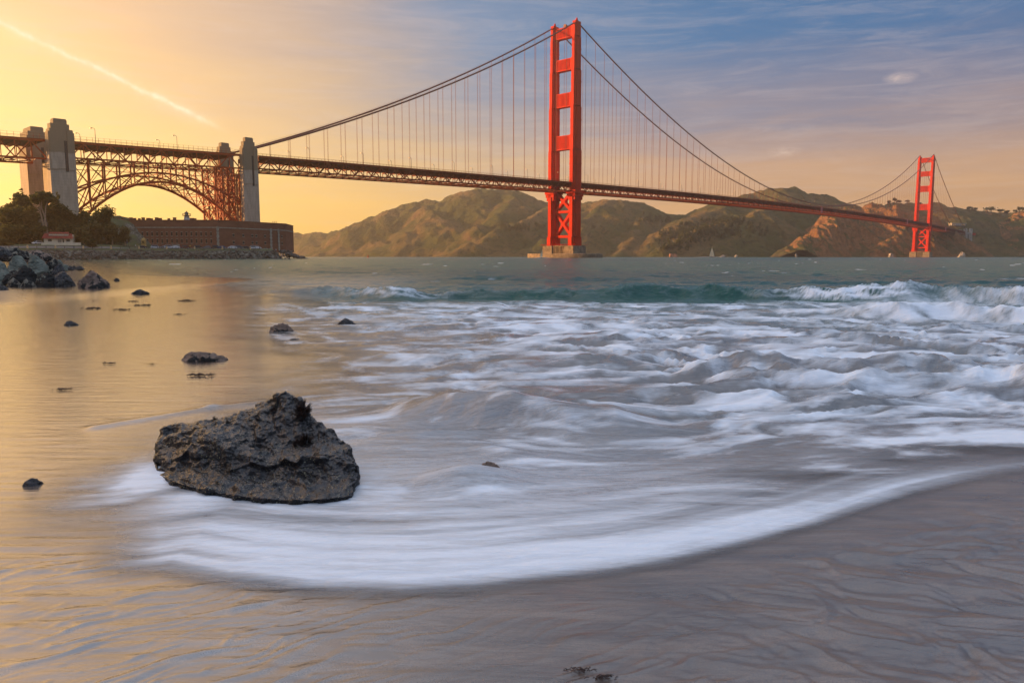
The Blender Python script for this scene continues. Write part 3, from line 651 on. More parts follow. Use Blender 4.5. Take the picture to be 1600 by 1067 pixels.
# stiffening trusses
PAN = 7.62
def truss(parent, sx, s0, s1, depth=7.6, m=None, name='stiffening_truss', pan=PAN, dy=0.0, w=1.0):
    m = m or (M_ARCH if s1 < -330 else M_STEEL)
    m_ = MB(); n = max(2, int(round((s1 - s0) / pan))); n += n % 2
    ss = [s0 + (s1 - s0) * i / n for i in range(n + 1)]
    top = [(sx, s, zdeck(s) - 1.0) for s in ss]; bot = [(sx, s, zdeck(s) - 1.0 - depth) for s in ss]
    for i in range(n):
        m_.bar(top[i], top[i + 1], 0.95 * w); m_.bar(bot[i], bot[i + 1], 0.85 * w)
        if i % 2 == 0: m_.bar(bot[i], top[i + 1], 0.55 * w)
        else: m_.bar(top[i], bot[i + 1], 0.55 * w)
    for i in range(n + 1): m_.bar(top[i], bot[i], 0.42 * w)
    return m_.build(name, m, parent)
def deckpart(parent, s0, s1, step=PAN, depth=7.6, lateral=True):
    n = int((s1 - s0) / 20) + 1; ss = [s0 + (s1 - s0) * i / n for i in range(n + 1)]
    m_ = MB()
    for a, b_ in zip(ss[:-1], ss[1:]):
        za, zb = zdeck(a), zdeck(b_)
        vs = [(-13.6, a, za - 0.9), (13.6, a, za - 0.9), (13.6, b_, zb - 0.9), (-13.6, b_, zb - 0.9), (-13.6, a, za - 0.1), (13.6, a, za - 0.1), (13.6, b_, zb - 0.1), (-13.6, b_, zb - 0.1)]
        m_.add(vs, [(0, 3, 2, 1), (4, 5, 6, 7), (0, 1, 5, 4), (1, 2, 6, 5), (2, 3, 7, 6), (3, 0, 4, 7)])
    m_.build('roadway', M_ASPH, parent)
    f_ = MB(); k = 0; s = s0
    while s < s1 - 0.5:
        z = zdeck(s); f_.box(-13.3, 13.3, s - 0.22, s + 0.22, z - 3.1, z - 0.95)
        f_.box(-13.3, 13.3, s - 0.2, s + 0.2, z - 1.3 - depth, z - 0.8 - depth)
        if lateral and s + step < s1:
            z2 = zdeck(s + step)
            for sg in (-1, 1):
                f_.bar((-13.3 * sg, s, z - 1 - depth), (0, s + step, z2 - 1 - depth), 0.5); f_.bar((0, s, z - 1 - depth), (13.3 * sg, s + step, z2 - 1 - depth), 0.5) if k % 2 else None
        s += step; k += 1
    f_.build('floor_beam', M_STEEL, parent)
    for sx in (-13.7, 13.7):
        r_ = MB(); n = int((s1 - s0) / 15) + 1; ss = [s0 + (s1 - s0) * i / n for i in range(n + 1)]
        for a, b_ in zip(ss[:-1], ss[1:]):
            za, zb = zdeck(a), zdeck(b_)
            r_.bar((sx, a, za - 0.45), (sx, b_, zb - 0.45), 0.5, 0.9); r_.bar((sx, a, za + 1.25), (sx, b_, zb + 1.25), 0.16)
            r_.bar((sx, a, za + 0.65), (sx, b_, zb + 0.65), 0.10)
            if s0 < -SIDE: r_.bar((sx, a, za + 2.6), (sx, b_, zb + 2.6), 0.07)
        n = int((s1 - s0) / 3.0)
        for i in range(n):
            s = s0 + (s1 - s0) * i / n; z = zdeck(s); r_.bar((sx, s, z), (sx, s, z + (2.7 if s0 < -SIDE else 1.3)), 0.13)
        r_.build('railing', M_STEEL, parent)
for s0, s1 in ((-SIDE + 6, -1), (1, SP - 1), (SP + 1, SP + SIDE)):
    for sx in (-13.7, 13.7): truss(bridge, sx, s0, s1)
deckpart(bridge, -SIDE + 6, SP + SIDE)
for s in (640, 1110, 1420): MB().box(13.75, 14.9, s - 3.2, s + 3.2, zdeck(s) - 8.8, zdeck(s) + 0.3).build('expansion_panel', M_PINK, bridge)

# ------------------------------------------------------------------ arch span over the fort
SA, SB = -454.5, -345.0
arch = empty('arch_bridge', bw(0, SA), RZ)
tag(arch, 'red steel arch span between two pairs of concrete pylons above the brick fort', 'bridge')
off = -SA
def L(t, s, z): return (t, s - SA, z)
a0, a1_ = SA + 6.5, SB - 6.0
NP = 12
def lo(u): return 45.8 - 27.0 * (2 * u - 1) ** 2
def hi(u): return 51.0 - 15.0 * (2 * u - 1) ** 2
for sx in (-13.7, 13.7):
    m_ = MB(); mu = MB(); d_ = MB(); us = [i / (NP * 1.0) for i in range(NP + 1)]
    for i in range(NP):
        u0, u1 = us[i], us[i + 1]; sa, sb = a0 + (a1_ - a0) * u0, a0 + (a1_ - a0) * u1
        for q in range(2):
            ua, ub = u0 + (u1 - u0) * q / 2, u0 + (u1 - u0) * (q + 1) / 2; xa, xb = a0 + (a1_ - a0) * ua, a0 + (a1_ - a0) * ub
            m_.bar(L(sx, xa, lo(ua)), L(sx, xb, lo(ub)), 1.3, 1.2); mu.bar(L(sx, xa, hi(ua)), L(sx, xb, hi(ub)), 1.0, 0.95)
        if i < NP / 2: d_.bar(L(sx, sa, lo(u0)), L(sx, sb, hi(u1)), 0.55); d_.bar(L(sx, sa, hi(u0)), L(sx, sb, lo(u1)), 0.35)
        else: d_.bar(L(sx, sa, hi(u0)), L(sx, sb, lo(u1)), 0.55); d_.bar(L(sx, sa, lo(u0)), L(sx, sb, hi(u1)), 0.35)
    for i in range(NP + 1):
        u = us[i]; s = a0 + (a1_ - a0) * u; zt = zdeck(s) - 9.2
        d_.bar(L(sx, s, lo(u)), L(sx, s, hi(u)), 0.55); c_ = MB(); c_.bar(L(sx, s, hi(u)), L(sx, s, zt), 0.8)
        if i < NP:
            u2 = us[i + 1]; s2 = a0 + (a1_ - a0) * u2
            zm = 0.5 * (hi(max(u, u2) if u > .5 else u) + zt)
            if abs(u - 0.5) > 0.12:
                c_.bar(L(sx, s, zt - 3.5), L(sx, s2, zt - 3.5), 0.35)
                if min(hi(u), hi(u2)) < 44: c_.bar(L(sx, s, zt - 3.5), L(sx, s2, hi(u2) + 1), 0.28); c_.bar(L(sx, s2, zt - 3.5), L(sx, s, hi(u) + 1), 0.28)
        c_.build('spandrel_column', M_ARCH, arch)
    m_.build('lower_arch_rib', M_ARCH, arch); mu.build('upper_arch_rib', M_ARCH, arch); d_.build('arch_lattice', M_ARCH, arch)
x_ = MB()
for i in range(NP + 1):
    u = i / NP; s = a0 + (a1_ - a0) * u; zt = zdeck(s) - 9.2
    x_.bar(L(-13.7, s, lo(u)), L(13.7, s, lo(u)), 0.5); x_.bar(L(-13.7, s, hi(u)), L(13.7, s, hi(u)), 0.5)
    zz = hi(u); nseg = max(1, int((zt - zz) / 11))
    for k in range(nseg):
        z0, z1 = zz + (zt - zz) * k / nseg, zz + (zt - zz) * (k + 1) / nseg
        x_.bar(L(-13.7, s, z0), L(13.7, s, z1), 0.32); x_.bar(L(13.7, s, z0), L(-13.7, s, z1), 0.32)
    if i < NP:
        s2 = a0 + (a1_ - a0) * (i + 1) / NP; u2 = (i + 1) / NP
        x_.bar(L(-13.7, s, lo(u)), L(13.7, s2, lo(u2)), 0.4); x_.bar(L(13.7, s, lo(u)), L(-13.7, s2, lo(u2)), 0.4)
x_.build('sway_bracing', M_ARCH, arch)
# lattice towers beside the pylons
for sc in (SB - 9.5, SB - 17.5):
    q_ = MB()
    for sx in (-13.7, -6, 6, 13.7): q_.bar(L(sx, sc, 16), L(sx, sc, 58), 0.9)
    for k in range(5):
        z0 = 16 + 8.4 * k
        for xa, xb in ((-13.7, -6), (-6, 6), (6, 13.7)):
            q_.bar(L(xa, sc, z0), L(xb, sc, z0 + 8.4), 0.4); q_.bar(L(xb, sc, z0), L(xa, sc, z0 + 8.4), 0.4); q_.bar(L(xa, sc, z0), L(xb, sc, z0), 0.45)
    q_.build('steel_bent', M_ARCH, arch)
for sx in (-13.7, 13.7):
    q_ = MB()
    for k in range(5):
        z0 = 16 + 8.4 * k; q_.bar(L(sx, SB - 9.5, z0), L(sx, SB - 17.5, z0 + 8.4), 0.4); q_.bar(L(sx, SB - 17.5, z0), L(sx, SB - 9.5, z0 + 8.4), 0.4); q_.bar(L(sx, SB - 17.5, z0), L(sx, SB - 9.5, z0), 0.4)
    q_.build('bent_bracing', M_ARCH, arch)
class Shift:                               # lets truss()/deckpart() build in bridge coordinates under a shifted thing
    pass
def shifted(parent_name_objs, ds):
    for o in parent_name_objs: o.location = (0, ds, 0)
def with_parent(parent, s_base, fn):
    before = set(bpy.data.objects); fn(); shifted([o for o in bpy.data.objects if o not in before], -s_base)
with_parent(arch, SA, lambda: [truss(arch, sx, SA + 5.5, SB - 5.0, 8.2) for sx in (-13.7, 13.7)] + [deckpart(arch, SA + 5.5, SB - 5.0, PAN, 8.2)])
# ------------------------------------------------------------------ approach viaduct left of the pylons
S_END = -640.0
via = empty('approach_viaduct', bw(0, S_END), RZ)
tag(via, 'dark red truss viaduct running from the left edge to the first pylons', 'viaduct')
with_parent(via, S_END, lambda: [truss(via, sx, S_END, SA - 5.5, 9.5) for sx in (-13.7, 13.7)] + [deckpart(via, S_END, SA - 5.5, PAN, 9.5)])
for s in (-560, S_END):
    q_ = MB()
    for sx in (-12, 12): q_.bar((sx, s - S_END, 10), (sx, s - S_END, zdeck(s) - 10), 1.8)
    for k in range(3): q_.bar((-12, s - S_END, 12 + 12 * k), (12, s - S_END, 24 + 12 * k), 0.6); q_.bar((12, s - S_END, 12 + 12 * k), (-12, s - S_END, 24 + 12 * k), 0.6)
    q_.build('steel_bent', M_STEEL, via)
# ------------------------------------------------------------------ pylons
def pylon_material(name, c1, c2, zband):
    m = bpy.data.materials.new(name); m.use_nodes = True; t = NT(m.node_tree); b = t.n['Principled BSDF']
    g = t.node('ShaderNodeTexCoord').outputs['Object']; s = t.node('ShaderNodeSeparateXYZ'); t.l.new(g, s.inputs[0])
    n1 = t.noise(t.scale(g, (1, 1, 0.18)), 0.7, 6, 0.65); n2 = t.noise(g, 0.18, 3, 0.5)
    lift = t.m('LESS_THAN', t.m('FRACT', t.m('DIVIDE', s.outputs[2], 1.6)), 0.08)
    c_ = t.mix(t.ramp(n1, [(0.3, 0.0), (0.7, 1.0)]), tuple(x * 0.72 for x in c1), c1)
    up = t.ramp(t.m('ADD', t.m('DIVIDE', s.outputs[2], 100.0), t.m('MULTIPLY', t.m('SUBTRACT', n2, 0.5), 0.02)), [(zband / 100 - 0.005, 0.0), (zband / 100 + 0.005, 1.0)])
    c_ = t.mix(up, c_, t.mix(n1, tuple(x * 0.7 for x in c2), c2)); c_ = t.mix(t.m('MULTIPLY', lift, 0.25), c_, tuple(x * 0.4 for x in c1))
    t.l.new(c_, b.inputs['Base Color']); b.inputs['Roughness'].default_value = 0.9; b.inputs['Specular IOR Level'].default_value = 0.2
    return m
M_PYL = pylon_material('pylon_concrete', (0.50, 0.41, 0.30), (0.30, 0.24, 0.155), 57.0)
def make_pylon(t0, t1, s0, w, top, steps, base, label, wall=None):
    o = empty('concrete_pylon', bw(0, s0), RZ); tag(o, label, 'pylon', 'concrete pylons at the ends of the arch span')
    m_ = MB(); h = w / 2; f = 0.0
    zs = [base, top - steps[2] - 1.5]
    m_.box(t0, t1, -h, h, base, zs[1]);
    a_, b_, c2 = top - steps[2], top - steps[1], top
    m_.box(t0, t1, -h * 0.90, h * 0.90, zs[1], a_); m_.box(t0 + 0.15, t1 - 0.15, -h * 0.78, h * 0.66, a_, b_); m_.box(t0 + 0.3, t1 - 0.3, -h * 0.54, h * 0.50, b_, c2)
    for y0, y1 in ((-h * 0.9, -h * 0.42), (h * 0.42, h * 0.9)):  # raised side bands, leaving a centre recess
        m_.box(t1 - 0.001, t1 + 0.45, y0, y1, 48, a_ - 0.4); m_.box(t0 - 0.45, t0 + 0.001, y0, y1, 48, a_ - 0.4)
    m_.box(t1 - 0.002, t1 + 0.25, -h * 0.42, h * 0.16, 48.5, a_ - 0.6)
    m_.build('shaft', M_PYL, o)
    g = MB().box(t1 + 0.02, t1 + 0.06, h * 0.17, h * 0.41, 47.0, a_ - 6); g.build('slot', M_DARK, o)
    MB().box(t0 + 0.5, t1 - 0.5, -h * 0.5, h * 0.46, top, top + 0.5).build('coping', M_CONC2, o)
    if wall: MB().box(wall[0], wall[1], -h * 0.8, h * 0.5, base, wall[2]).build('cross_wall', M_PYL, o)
    return o
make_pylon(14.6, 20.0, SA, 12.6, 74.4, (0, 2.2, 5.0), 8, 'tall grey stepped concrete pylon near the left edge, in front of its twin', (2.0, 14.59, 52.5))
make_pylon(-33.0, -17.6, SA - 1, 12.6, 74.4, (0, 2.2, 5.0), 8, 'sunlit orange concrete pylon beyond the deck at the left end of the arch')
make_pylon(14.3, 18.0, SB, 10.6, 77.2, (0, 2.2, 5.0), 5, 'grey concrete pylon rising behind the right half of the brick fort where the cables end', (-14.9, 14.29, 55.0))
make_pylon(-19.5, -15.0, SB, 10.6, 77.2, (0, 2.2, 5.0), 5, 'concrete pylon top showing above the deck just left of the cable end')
# north end
for (s, z1, lab) in ((SP + SIDE + 4, 71, 'pale concrete pylon at the far north end of the bridge under the hills'), (SP + SIDE + 62, 72, 'second pale concrete pylon further right at the far end of the bridge')):
    o = empty('concrete_pylon', bw(0, s), RZ); tag(o, lab, 'pylon', 'far concrete pylons at the north end')
    MB().box(9, 16, -5, 5, 5, z1).box(-16, -9, -5, 5, 5, z1).box(-16, 16, -3, 3, 52, 58).build('shaft', M_CONC, o)
    MB().box(9.6, 15.4, -4, 4, z1, z1 + 3).build('coping', M_CONC, o)
o = empty('anchorage_block', bw(0, SP + SIDE + 8), RZ); tag(o, 'long concrete housing between the two far pylons at the end of the deck', 'anchorage')
MB().box(-12, 12.5, 2, 48, 38, 64).build('wall', M_CONC, o)
MB().box(12.6, 12.9, 12, 20, 40, 60).box(12.6, 12.9, 28, 36, 40, 60).build('opening', M_DARK, o)
MB().box(-13, 13.4, 60, 110, 58, 64).build('approach_girder', M_ORANGE, o)
# ------------------------------------------------------------------ street lamps on the bridge
def lamp_proto():
    r = empty('street_lamp', (0, 0, 0), RZ)
    MB().tube([(0, 0, 0), (0, 0, 7.2), (0.0, -0.25, 7.9), (0.0, -0.9, 8.3), (0.0, -1.6, 8.25)], [0.17, 0.12, 0.11, 0.1, 0.1], 6).build('pole', M_DARK, r)
    MB().box(-0.35, 0.35, -2.5, -1.5, 7.85, 8.35).build('lamp_head', M_LAMP, r)
    return r
def copytree(o, parent=None):
    c_ = o.copy(); COL.objects.link(c_)
    if parent: c_.parent = parent
    for ch in o.children: copytree(ch, c_)
    return c_
lp = lamp_proto(); first = True; cnt = {}
near_names = ['left of the first tall pylon', 'between the two pylon pairs', 'on the side span', 'on the main span']
for side, sdname in ((12.6, 'near'), (-12.6, 'far')):
    for k in range(-5, 29):
        s = -298.0 + 45.72 * k
        if s > 1060 or abs(s) < 9 or abs(s - SB) < 9 or abs(s - SA) < 9: continue
        o = lp if first else copytree(lp); first = False
        o.location = bw(side, s, zdeck(s) - 0.1)
        if s < SB: where = 'arch span'
        elif s < 0: where = 'span left of the big tower'
        else: where = 'span right of the big tower'
        if s < SA: where = 'left edge viaduct'
        key = (sdname, where); cnt[key] = cnt.get(key, 0) + 1
        ordn = ['first', 'second', 'third', 'fourth', 'fifth', 'sixth', 'seventh', 'eighth', 'ninth', 'tenth', 'eleventh', 'twelfth', 'thirteenth', 'fourteenth', 'fifteenth', 'sixteenth', 'seventeenth', 'eighteenth', 'nineteenth', 'twentieth', 'twenty first', 'twenty second', 'twenty third', 'twenty fourth'][cnt[key] - 1]
        tag(o, f'{ordn} lamp from the left, {sdname} side of the {where}', 'street lamp', 'street lamps along the bridge deck')
#@ENDBRIDGE

# ================================================================== POINT: land, seawall, fort, house, trees
#@LAND
def wallY(x):                              # the line of the seawall crest
    return np.interp(x, [-420, -226, -195, -153, -126, -118], [330, 350, 375, 386, 412, 420])
lx = np.linspace(-420, -100, 260); ly = np.linspace(300, 560, 220); LX, LY = np.meshgrid(lx, ly)
dw = LY - wallY(LX)
LZ = np.where(dw > 0, 5.2 + 0.7 * sm(0, 30, dw) + 1.6 * sm(4, 18, dw) * sm(-196, -206, LX), 5.2 + dw * 1.05)
LZ = np.maximum(LZ, -6)
hillm = sm(-192, -212, LX + 3 * fbm(LX / 9, LY / 9, 3, 4)) * sm(26, 52, dw + 4 * fbm(LX / 12, LY / 12, 3, 6))
hh = np.interp(LX, [-420, -300, -262, -225, -205], [24, 19, 15.0, 15.5, 12.5])
LZ = LZ + hillm * (hh + 1.5 * fbm(LX / 14, LY / 14, 4, 9))
east = sm(-8, 4, LX + 124 + (LY - 408) * 0.33); LZ = LZ * (1 - east) - 3 * east
m_ = bpy.data.materials.new('headland'); m_.use_nodes = True; t = NT(m_.node_tree); b = t.n['Principled BSDF']
ge = t.node('ShaderNodeNewGeometry'); g = ge.outputs['Position']; s_ = t.node('ShaderNodeSeparateXYZ'); t.l.new(ge.outputs['Normal'], s_.inputs[0])
n1 = t.noise(g, 0.12, 6, 0.6); n2 = t.noise(g, 0.6, 5, 0.7)
cc = t.mix(t.ramp(n1, [(0.4, 0.0), (0.6, 1.0)]), (0.050, 0.060, 0.020), (0.075, 0.085, 0.028))
cc = t.mix(t.ramp(t.m('ADD', s_.outputs[2], t.m('MULTIPLY', t.m('SUBTRACT', n2, 0.5), 0.5)), [(0.66, 1.0), (0.80, 0.0)]), cc, t.mix(t.ramp(n2, [(0.4, 0.0), (0.65, 1.0)]), (0.06, 0.055, 0.035), (0.24, 0.22, 0.17)))
t.l.new(cc, b.inputs['Base Color']); b.inputs['Roughness'].default_value = 0.95
tag(link('headland', gridmesh('headland', LX, LY, LZ), m_), kind='structure')
def ground(x, y):
    ix = min(max((x + 420) / 320 * 259, 0), 258.99); iy = min(max((y - 300) / 260 * 219, 0), 218.99); i, j = int(ix), int(iy)
    return float(LZ[j, i] * (1 - ix % 1) * (1 - iy % 1) + LZ[j, i + 1] * (ix % 1) * (1 - iy % 1) + LZ[j + 1, i] * (1 - ix % 1) * (iy % 1) + LZ[j + 1, i + 1] * (ix % 1) * (iy % 1))
# road strip
m_ = MB(); xs = np.linspace(-300, -128, 60)
for a, b_ in zip(xs[:-1], xs[1:]):
    ya, yb = float(wallY(a)), float(wallY(b_)); za, zb = 5.45, 5.45
    m_.add([(a, ya + 1, ground(a, ya + 1) + .12), (b_, yb + 1, ground(b_, yb + 1) + .12), (b_, yb + 11, ground(b_, yb + 11) + .12), (a, ya + 11, ground(a, ya + 11) + .12)], [(0, 1, 2, 3)])
tag(m_.build('road', mat('road_gravel', (0.16, 0.14, 0.12), 0.95)), kind='structure')

def rock_mesh(name, pts, vox, amp, nsc, seed, smooth=False, amp2=None, facet=0.0):
    """boulder: hull of points -> voxel remesh -> noise"""
    bm = bmesh.new()
    for p in pts: bm.verts.new(p)
    r = bmesh.ops.convex_hull(bm, input=bm.verts)
    bmesh.ops.delete(bm, geom=list({g for g in r['geom_interior'] + r['geom_unused'] if isinstance(g, bmesh.types.BMVert)}), context='VERTS')
    me = bpy.data.meshes.new(name); bm.to_mesh(me); bm.free()
    o = bpy.data.objects.new('tmp', me); COL.objects.link(o)
    md = o.modifiers.new('r', 'REMESH'); md.mode = 'VOXEL'; md.voxel_size = vox
    dg = bpy.context.evaluated_depsgraph_get(); dg.update(); me2 = bpy.data.meshes.new_from_object(o.evaluated_get(dg)); bpy.data.objects.remove(o)
    me2.name = name; off_ = Vector((seed * 7.3, seed * 3.1, seed * 5.7))
    co = np.empty(len(me2.vertices) * 3, np.float32); me2.vertices.foreach_get('co', co); co = co.reshape(-1, 3)
    no = np.array([v_.normal[:] for v_ in me2.vertices])
    out = []
    for c3, n3 in zip(co, no):
        p = Vector(c3) * nsc + off_
        d = mnoise.fractal(p, 0.9, 2.0, 5) * amp
        if facet: 
            vd = mnoise.voronoi(p * 1.3)[0]; d -= (0.35 - min(vd[1] - vd[0], 0.35)) * facet
        if amp2: d += mnoise.fractal(p * 6, 0.8, 2.1, 4) * amp2
        out.append(c3 + n3 * d)
    me2.vertices.foreach_set('co', np.array(out, np.float32).ravel()); me2.update()
    me2.polygons.foreach_set('use_smooth', [smooth] * len(me2.polygons))
    return me2
def rand_hull(rx, ry, rz, seed, n=16, flat=0.35):
    rs = random.Random(seed); P = []
    for i in range(n):
        d = Vector((rs.gauss(0, 1), rs.gauss(0, 1), rs.gauss(0, 1))).normalized(); k = rs.uniform(0.8, 1.05)
        P.append((d.x * rx * k, d.y * ry * k, max(d.z * rz * k, -rz * flat)))
    return P
def rock_mat(name, c1, c2, spots=None, rough=0.75, sc=3.0, bump=0.6, weed=0.0, spec=0.4):
    m = bpy.data.materials.new(name); m.use_nodes = True; t = NT(m.node_tree); b = t.n['Principled BSDF']
    g = t.node('ShaderNodeTexCoord').outputs['Object']
    n1 = t.noise(g, sc, 8, 0.65, 0.4); n2 = t.noise(g, sc * 5, 5, 0.65)
    c_ = t.mix(t.ramp(n1, [(0.35, 0.0), (0.65, 1.0)]), c1, c2)
    if weed:
        w_ = t.ramp(t.noise(g, sc * 1.4, 5, 0.7, 0.3), [(0.52 - weed * 0.1, 0.0), (0.56 - weed * 0.1, 1.0)]); c_ = t.mix(w_, c_, (0.018, 0.014, 0.010))
    if spots:
        vd = t.vor(g, sc * 14); cl = t.ramp(t.noise(g, sc * 1.8, 5, 0.7), [(0.42, 0.0), (0.60, 1.0)])
        k_ = t.m('MULTIPLY', t.ramp(vd, [(0.20, 1.0), (0.34, 0.0)]), cl); c_ = t.mix(k_, c_, spots)
    t.l.new(c_, b.inputs['Base Color']); t.l.new(t.m('ADD', rough - 0.2, t.m('MULTIPLY', n2, 0.4)), b.inputs['Roughness']); b.inputs['Specular IOR Level'].default_value = spec
    bp = t.node('ShaderNodeBump'); bp.inputs['Strength'].default_value = bump; bp.inputs['Distance'].default_value = 0.09 / sc
    t.l.new(t.m('ADD', n2, n1), bp.inputs['Height']); t.l.new(bp.outputs[0], b.inputs['Normal'])
    return m
# riprap below the seawall
rs = random.Random(11); M_RIP = rock_mat('riprap_rock', (0.07, 0.055, 0.042), (0.19, 0.155, 0.12), None, 0.9, 0.4, 0.4)
base_rocks = [rock_mesh('riprap', rand_hull(1, 0.9, 0.8, 300 + i, 14, 0.8), 0.5, 0.1, 1.0, i) for i in range(5)]
m_ = MB()
def stamp(mb, me_, loc, sc, rz):
    c_, s__ = cos(rz), sin(rz)
    mb.add([((v_.co.x * c_ - v_.co.y * s__) * sc[0] + loc[0], (v_.co.x * s__ + v_.co.y * c_) * sc[1] + loc[1], v_.co.z * sc[2] + loc[2]) for v_ in me_.vertices], [tuple(p.vertices) for p in me_.polygons])
for i in range(1500):
    x = rs.uniform(-300, -122); u = rs.random(); y = float(wallY(x)) - 0.3 - u * 7.2; r = rs.uniform(0.6, 1.35)
    z = 4.7 - u * 5.4
    if x > -128: z -= 0
    stamp(m_, base_rocks[i % 5], (x, y, z), (r, r, r * 0.85), rs.uniform(0, 6))
for i in range(240):                         # the point running out to the right
    u = rs.random() ** 0.8; p = (-128 + 14 * u + rs.uniform(-1, 1), 415 - 2 * u + rs.uniform(-5, 5), (1 - u) * 5.0 - 0.6 + rs.uniform(-.4, .6)); r = rs.uniform(0.7, 1.5)
    stamp(m_, base_rocks[i % 5], p, (r, r, r), rs.uniform(0, 6))
tag(m_.build('riprap', M_RIP), 'dark brown boulders banked along the foot of the seawall', 'riprap', kind='stuff')

# ---- brick fort
FZ = 5.4; FT = 21.3
def brick_material():
    m = bpy.data.materials.new('fort_brick'); m.use_nodes = True; t = NT(m.node_tree); b = t.n['Principled BSDF']
    g = t.node('ShaderNodeTexCoord').outputs['Object']; n1 = t.noise(t.scale(g, (1, 1, 2.2)), 0.18, 6, 0.6); n2 = t.noise(g, 1.8, 4, 0.7)
    s = t.node('ShaderNodeSeparateXYZ'); t.l.new(g, s.inputs[0])
    c_ = t.mix(t.ramp(n1, [(0.3, 0.0), (0.7, 1.0)]), (0.215, 0.085, 0.048), (0.30, 0.125, 0.068)); c_ = t.mix(t.m('MULTIPLY', n2, 0.5), c_, (0.14, 0.06, 0.04))
    cr = t.m('LESS_THAN', t.m('FRACT', t.m('MULTIPLY', s.outputs[2], 2.2)), 0.14); c_ = t.mix(t.m('MULTIPLY', cr, 0.25), c_, (0.32, 0.22, 0.16))
    t.l.new(c_, b.inputs['Base Color']); b.inputs['Roughness'].default_value = 0.95; b.inputs['Specular IOR Level'].default_value = 0.15
    return m
M_BRICK = brick_material(); M_STONE = mat('pale_granite', (0.36, 0.31, 0.24), 0.9, 0.2, 0.3, 0.8)
M_HOLE = mat('dark_opening', (0.02, 0.014, 0.01), 0.9)
fort = empty('brick_fort', (-190, 420, FZ)); tag(fort, 'long low red brick fort with rows of small gun windows standing under the arch span', 'fort')
fc = [aty(150, 388, 412), aty(341, 388, 412), aty(424, 388, 447), aty(436, 388, 453), aty(447, 388, 458)]
fp = [(p.x + 190, p.y - 420) for p in fc]; fp_full = fp + [(fp[-1][0] - 4, fp[-1][1] + 30), (fp[0][0], 75)]
MB().prism(fp_full, -1.5, FT - FZ - 2.4).build('wall', M_BRICK, fort)
cen = (0, 30)
def grow(poly, e):
    out = []; n = len(poly)
    for i in range(n):
        a, b_, c_ = Vector(poly[i - 1]), Vector(poly[i]), Vector(poly[(i + 1) % n])
        d1_ = (b_ - a).normalized(); d2_ = (c_ - b_).normalized(); nrm = Vector((d1_.y + d2_.y, -d1_.x - d2_.x)).normalized(); out.append((b_.x + nrm.x * e, b_.y + nrm.y * e))
    return out
MB().prism(grow(fp_full, 0.28), FT - FZ - 4.4, FT - FZ - 3.9).build('string_course', M_STONE, fort)
MB().prism(grow(fp_full, 0.12), FT - FZ - 2.4, FT - FZ - 0.25).prism(grow(fp_full, 0.3), FT - FZ - 0.25, FT - FZ).build('parapet', M_BRICK, fort)
def on_face(a, b_, u, e):
    a, b_ = Vector(a), Vector(b_); d = (b_ - a).normalized(); n_ = Vector((d.y, -d.x)); p = a + (b_ - a) * u + n_ * e; return p, d, n_
def face_box(mb, a, b_, u, w, z0, z1, e0, e1):
    p, d, n_ = on_face(a, b_, u, 0)
    vs = [tuple((p + d * x + n_ * y)) + (z,) for z in (z0, z1) for x, y in ((-w / 2, e1), (w / 2, e1), (w / 2, e0), (-w / 2, e0))]
    mb.add(vs, [(0, 3, 2, 1), (4, 5, 6, 7), (0, 1, 5, 4), (1, 2, 6, 5), (2, 3, 7, 6), (3, 0, 4, 7)])
def win(a, b_, u, w, z0, z1):
    q = MB(); face_box(q, a, b_, u, w, z0, z1, -0.05, 0.04); f_ = q.build('window', M_HOLE, fort)
    q = MB(); face_box(q, a, b_, u, w + 0.5, z1 + 0.0, z1 + 0.25, -0.05, 0.12); q.build('lintel', M_STONE, f_); q = MB(); face_box(q, a, b_, u, w + 0.5, z0 - 0.28, z0, -0.05, 0.14); q.build('sill', M_STONE, f_)
wA = fp[1][0] - fp[0][0]
for row, (z0, z1) in enumerate(((7.2, 9.2), (3.3, 5.4))):
    for k in range(17):
        px_ = 216 + 7.65 * k
        if px_ > 337: continue
        u = (aty(px_, 388, 412).x + 190 - fp[0][0]) / wA; win(fp[0], fp[1], u, 0.65, z0, z1)
for row, (z0, z1) in enumerate(((7.3, 8.4), (3.2, 4.4), (-0.4, 1.0))):
    for u in (0.28, 0.46, 0.63, 0.71, 0.88):
        if row == 2 and u < 0.7: continue
        win(fp[1], fp[2], u, 1.1, z0, z1)
    if row < 2: win(fp[3], fp[4], 0.45, 0.7, z0, z1)
for (a, b_, u, w) in ((fp[1], fp[2], 0.0, 1.5), (fp[2], fp[3], 0.0, 1.6), (fp[2], fp[3], 1.0, 1.4)):
    q = MB()
    for k in range(13):
        z0 = -0.5 + k * 1.0; ww = w * (1.15 if k % 2 else 0.8); face_box(q, a, b_, u + 0.001, ww, z0, z0 + 0.96, -0.05, 0.2)
    q.build('quoin', M_STONE, fort)
q = MB(); face_box(q, fp[0], fp[1], 0.0 + (aty(275, 388, 412).x + 190 - fp[0][0]) / wA, 2.6, -1, 1.7, -0.05, 0.06); f_ = q.build('doorway', M_HOLE, fort)
q = MB()
for du in (-1.7, 1.7): face_box(q, fp[0], fp[1], (aty(275, 388, 412).x + 190 + du - fp[0][0]) / wA, 0.6, -1, 2.0, -0.05, 0.25)
face_box(q, fp[0], fp[1], (aty(275, 388, 412).x + 190 - fp[0][0]) / wA, 4.2, 2.0, 2.6, -0.05, 0.3); q.build('doorway_surround', M_STONE, f_)
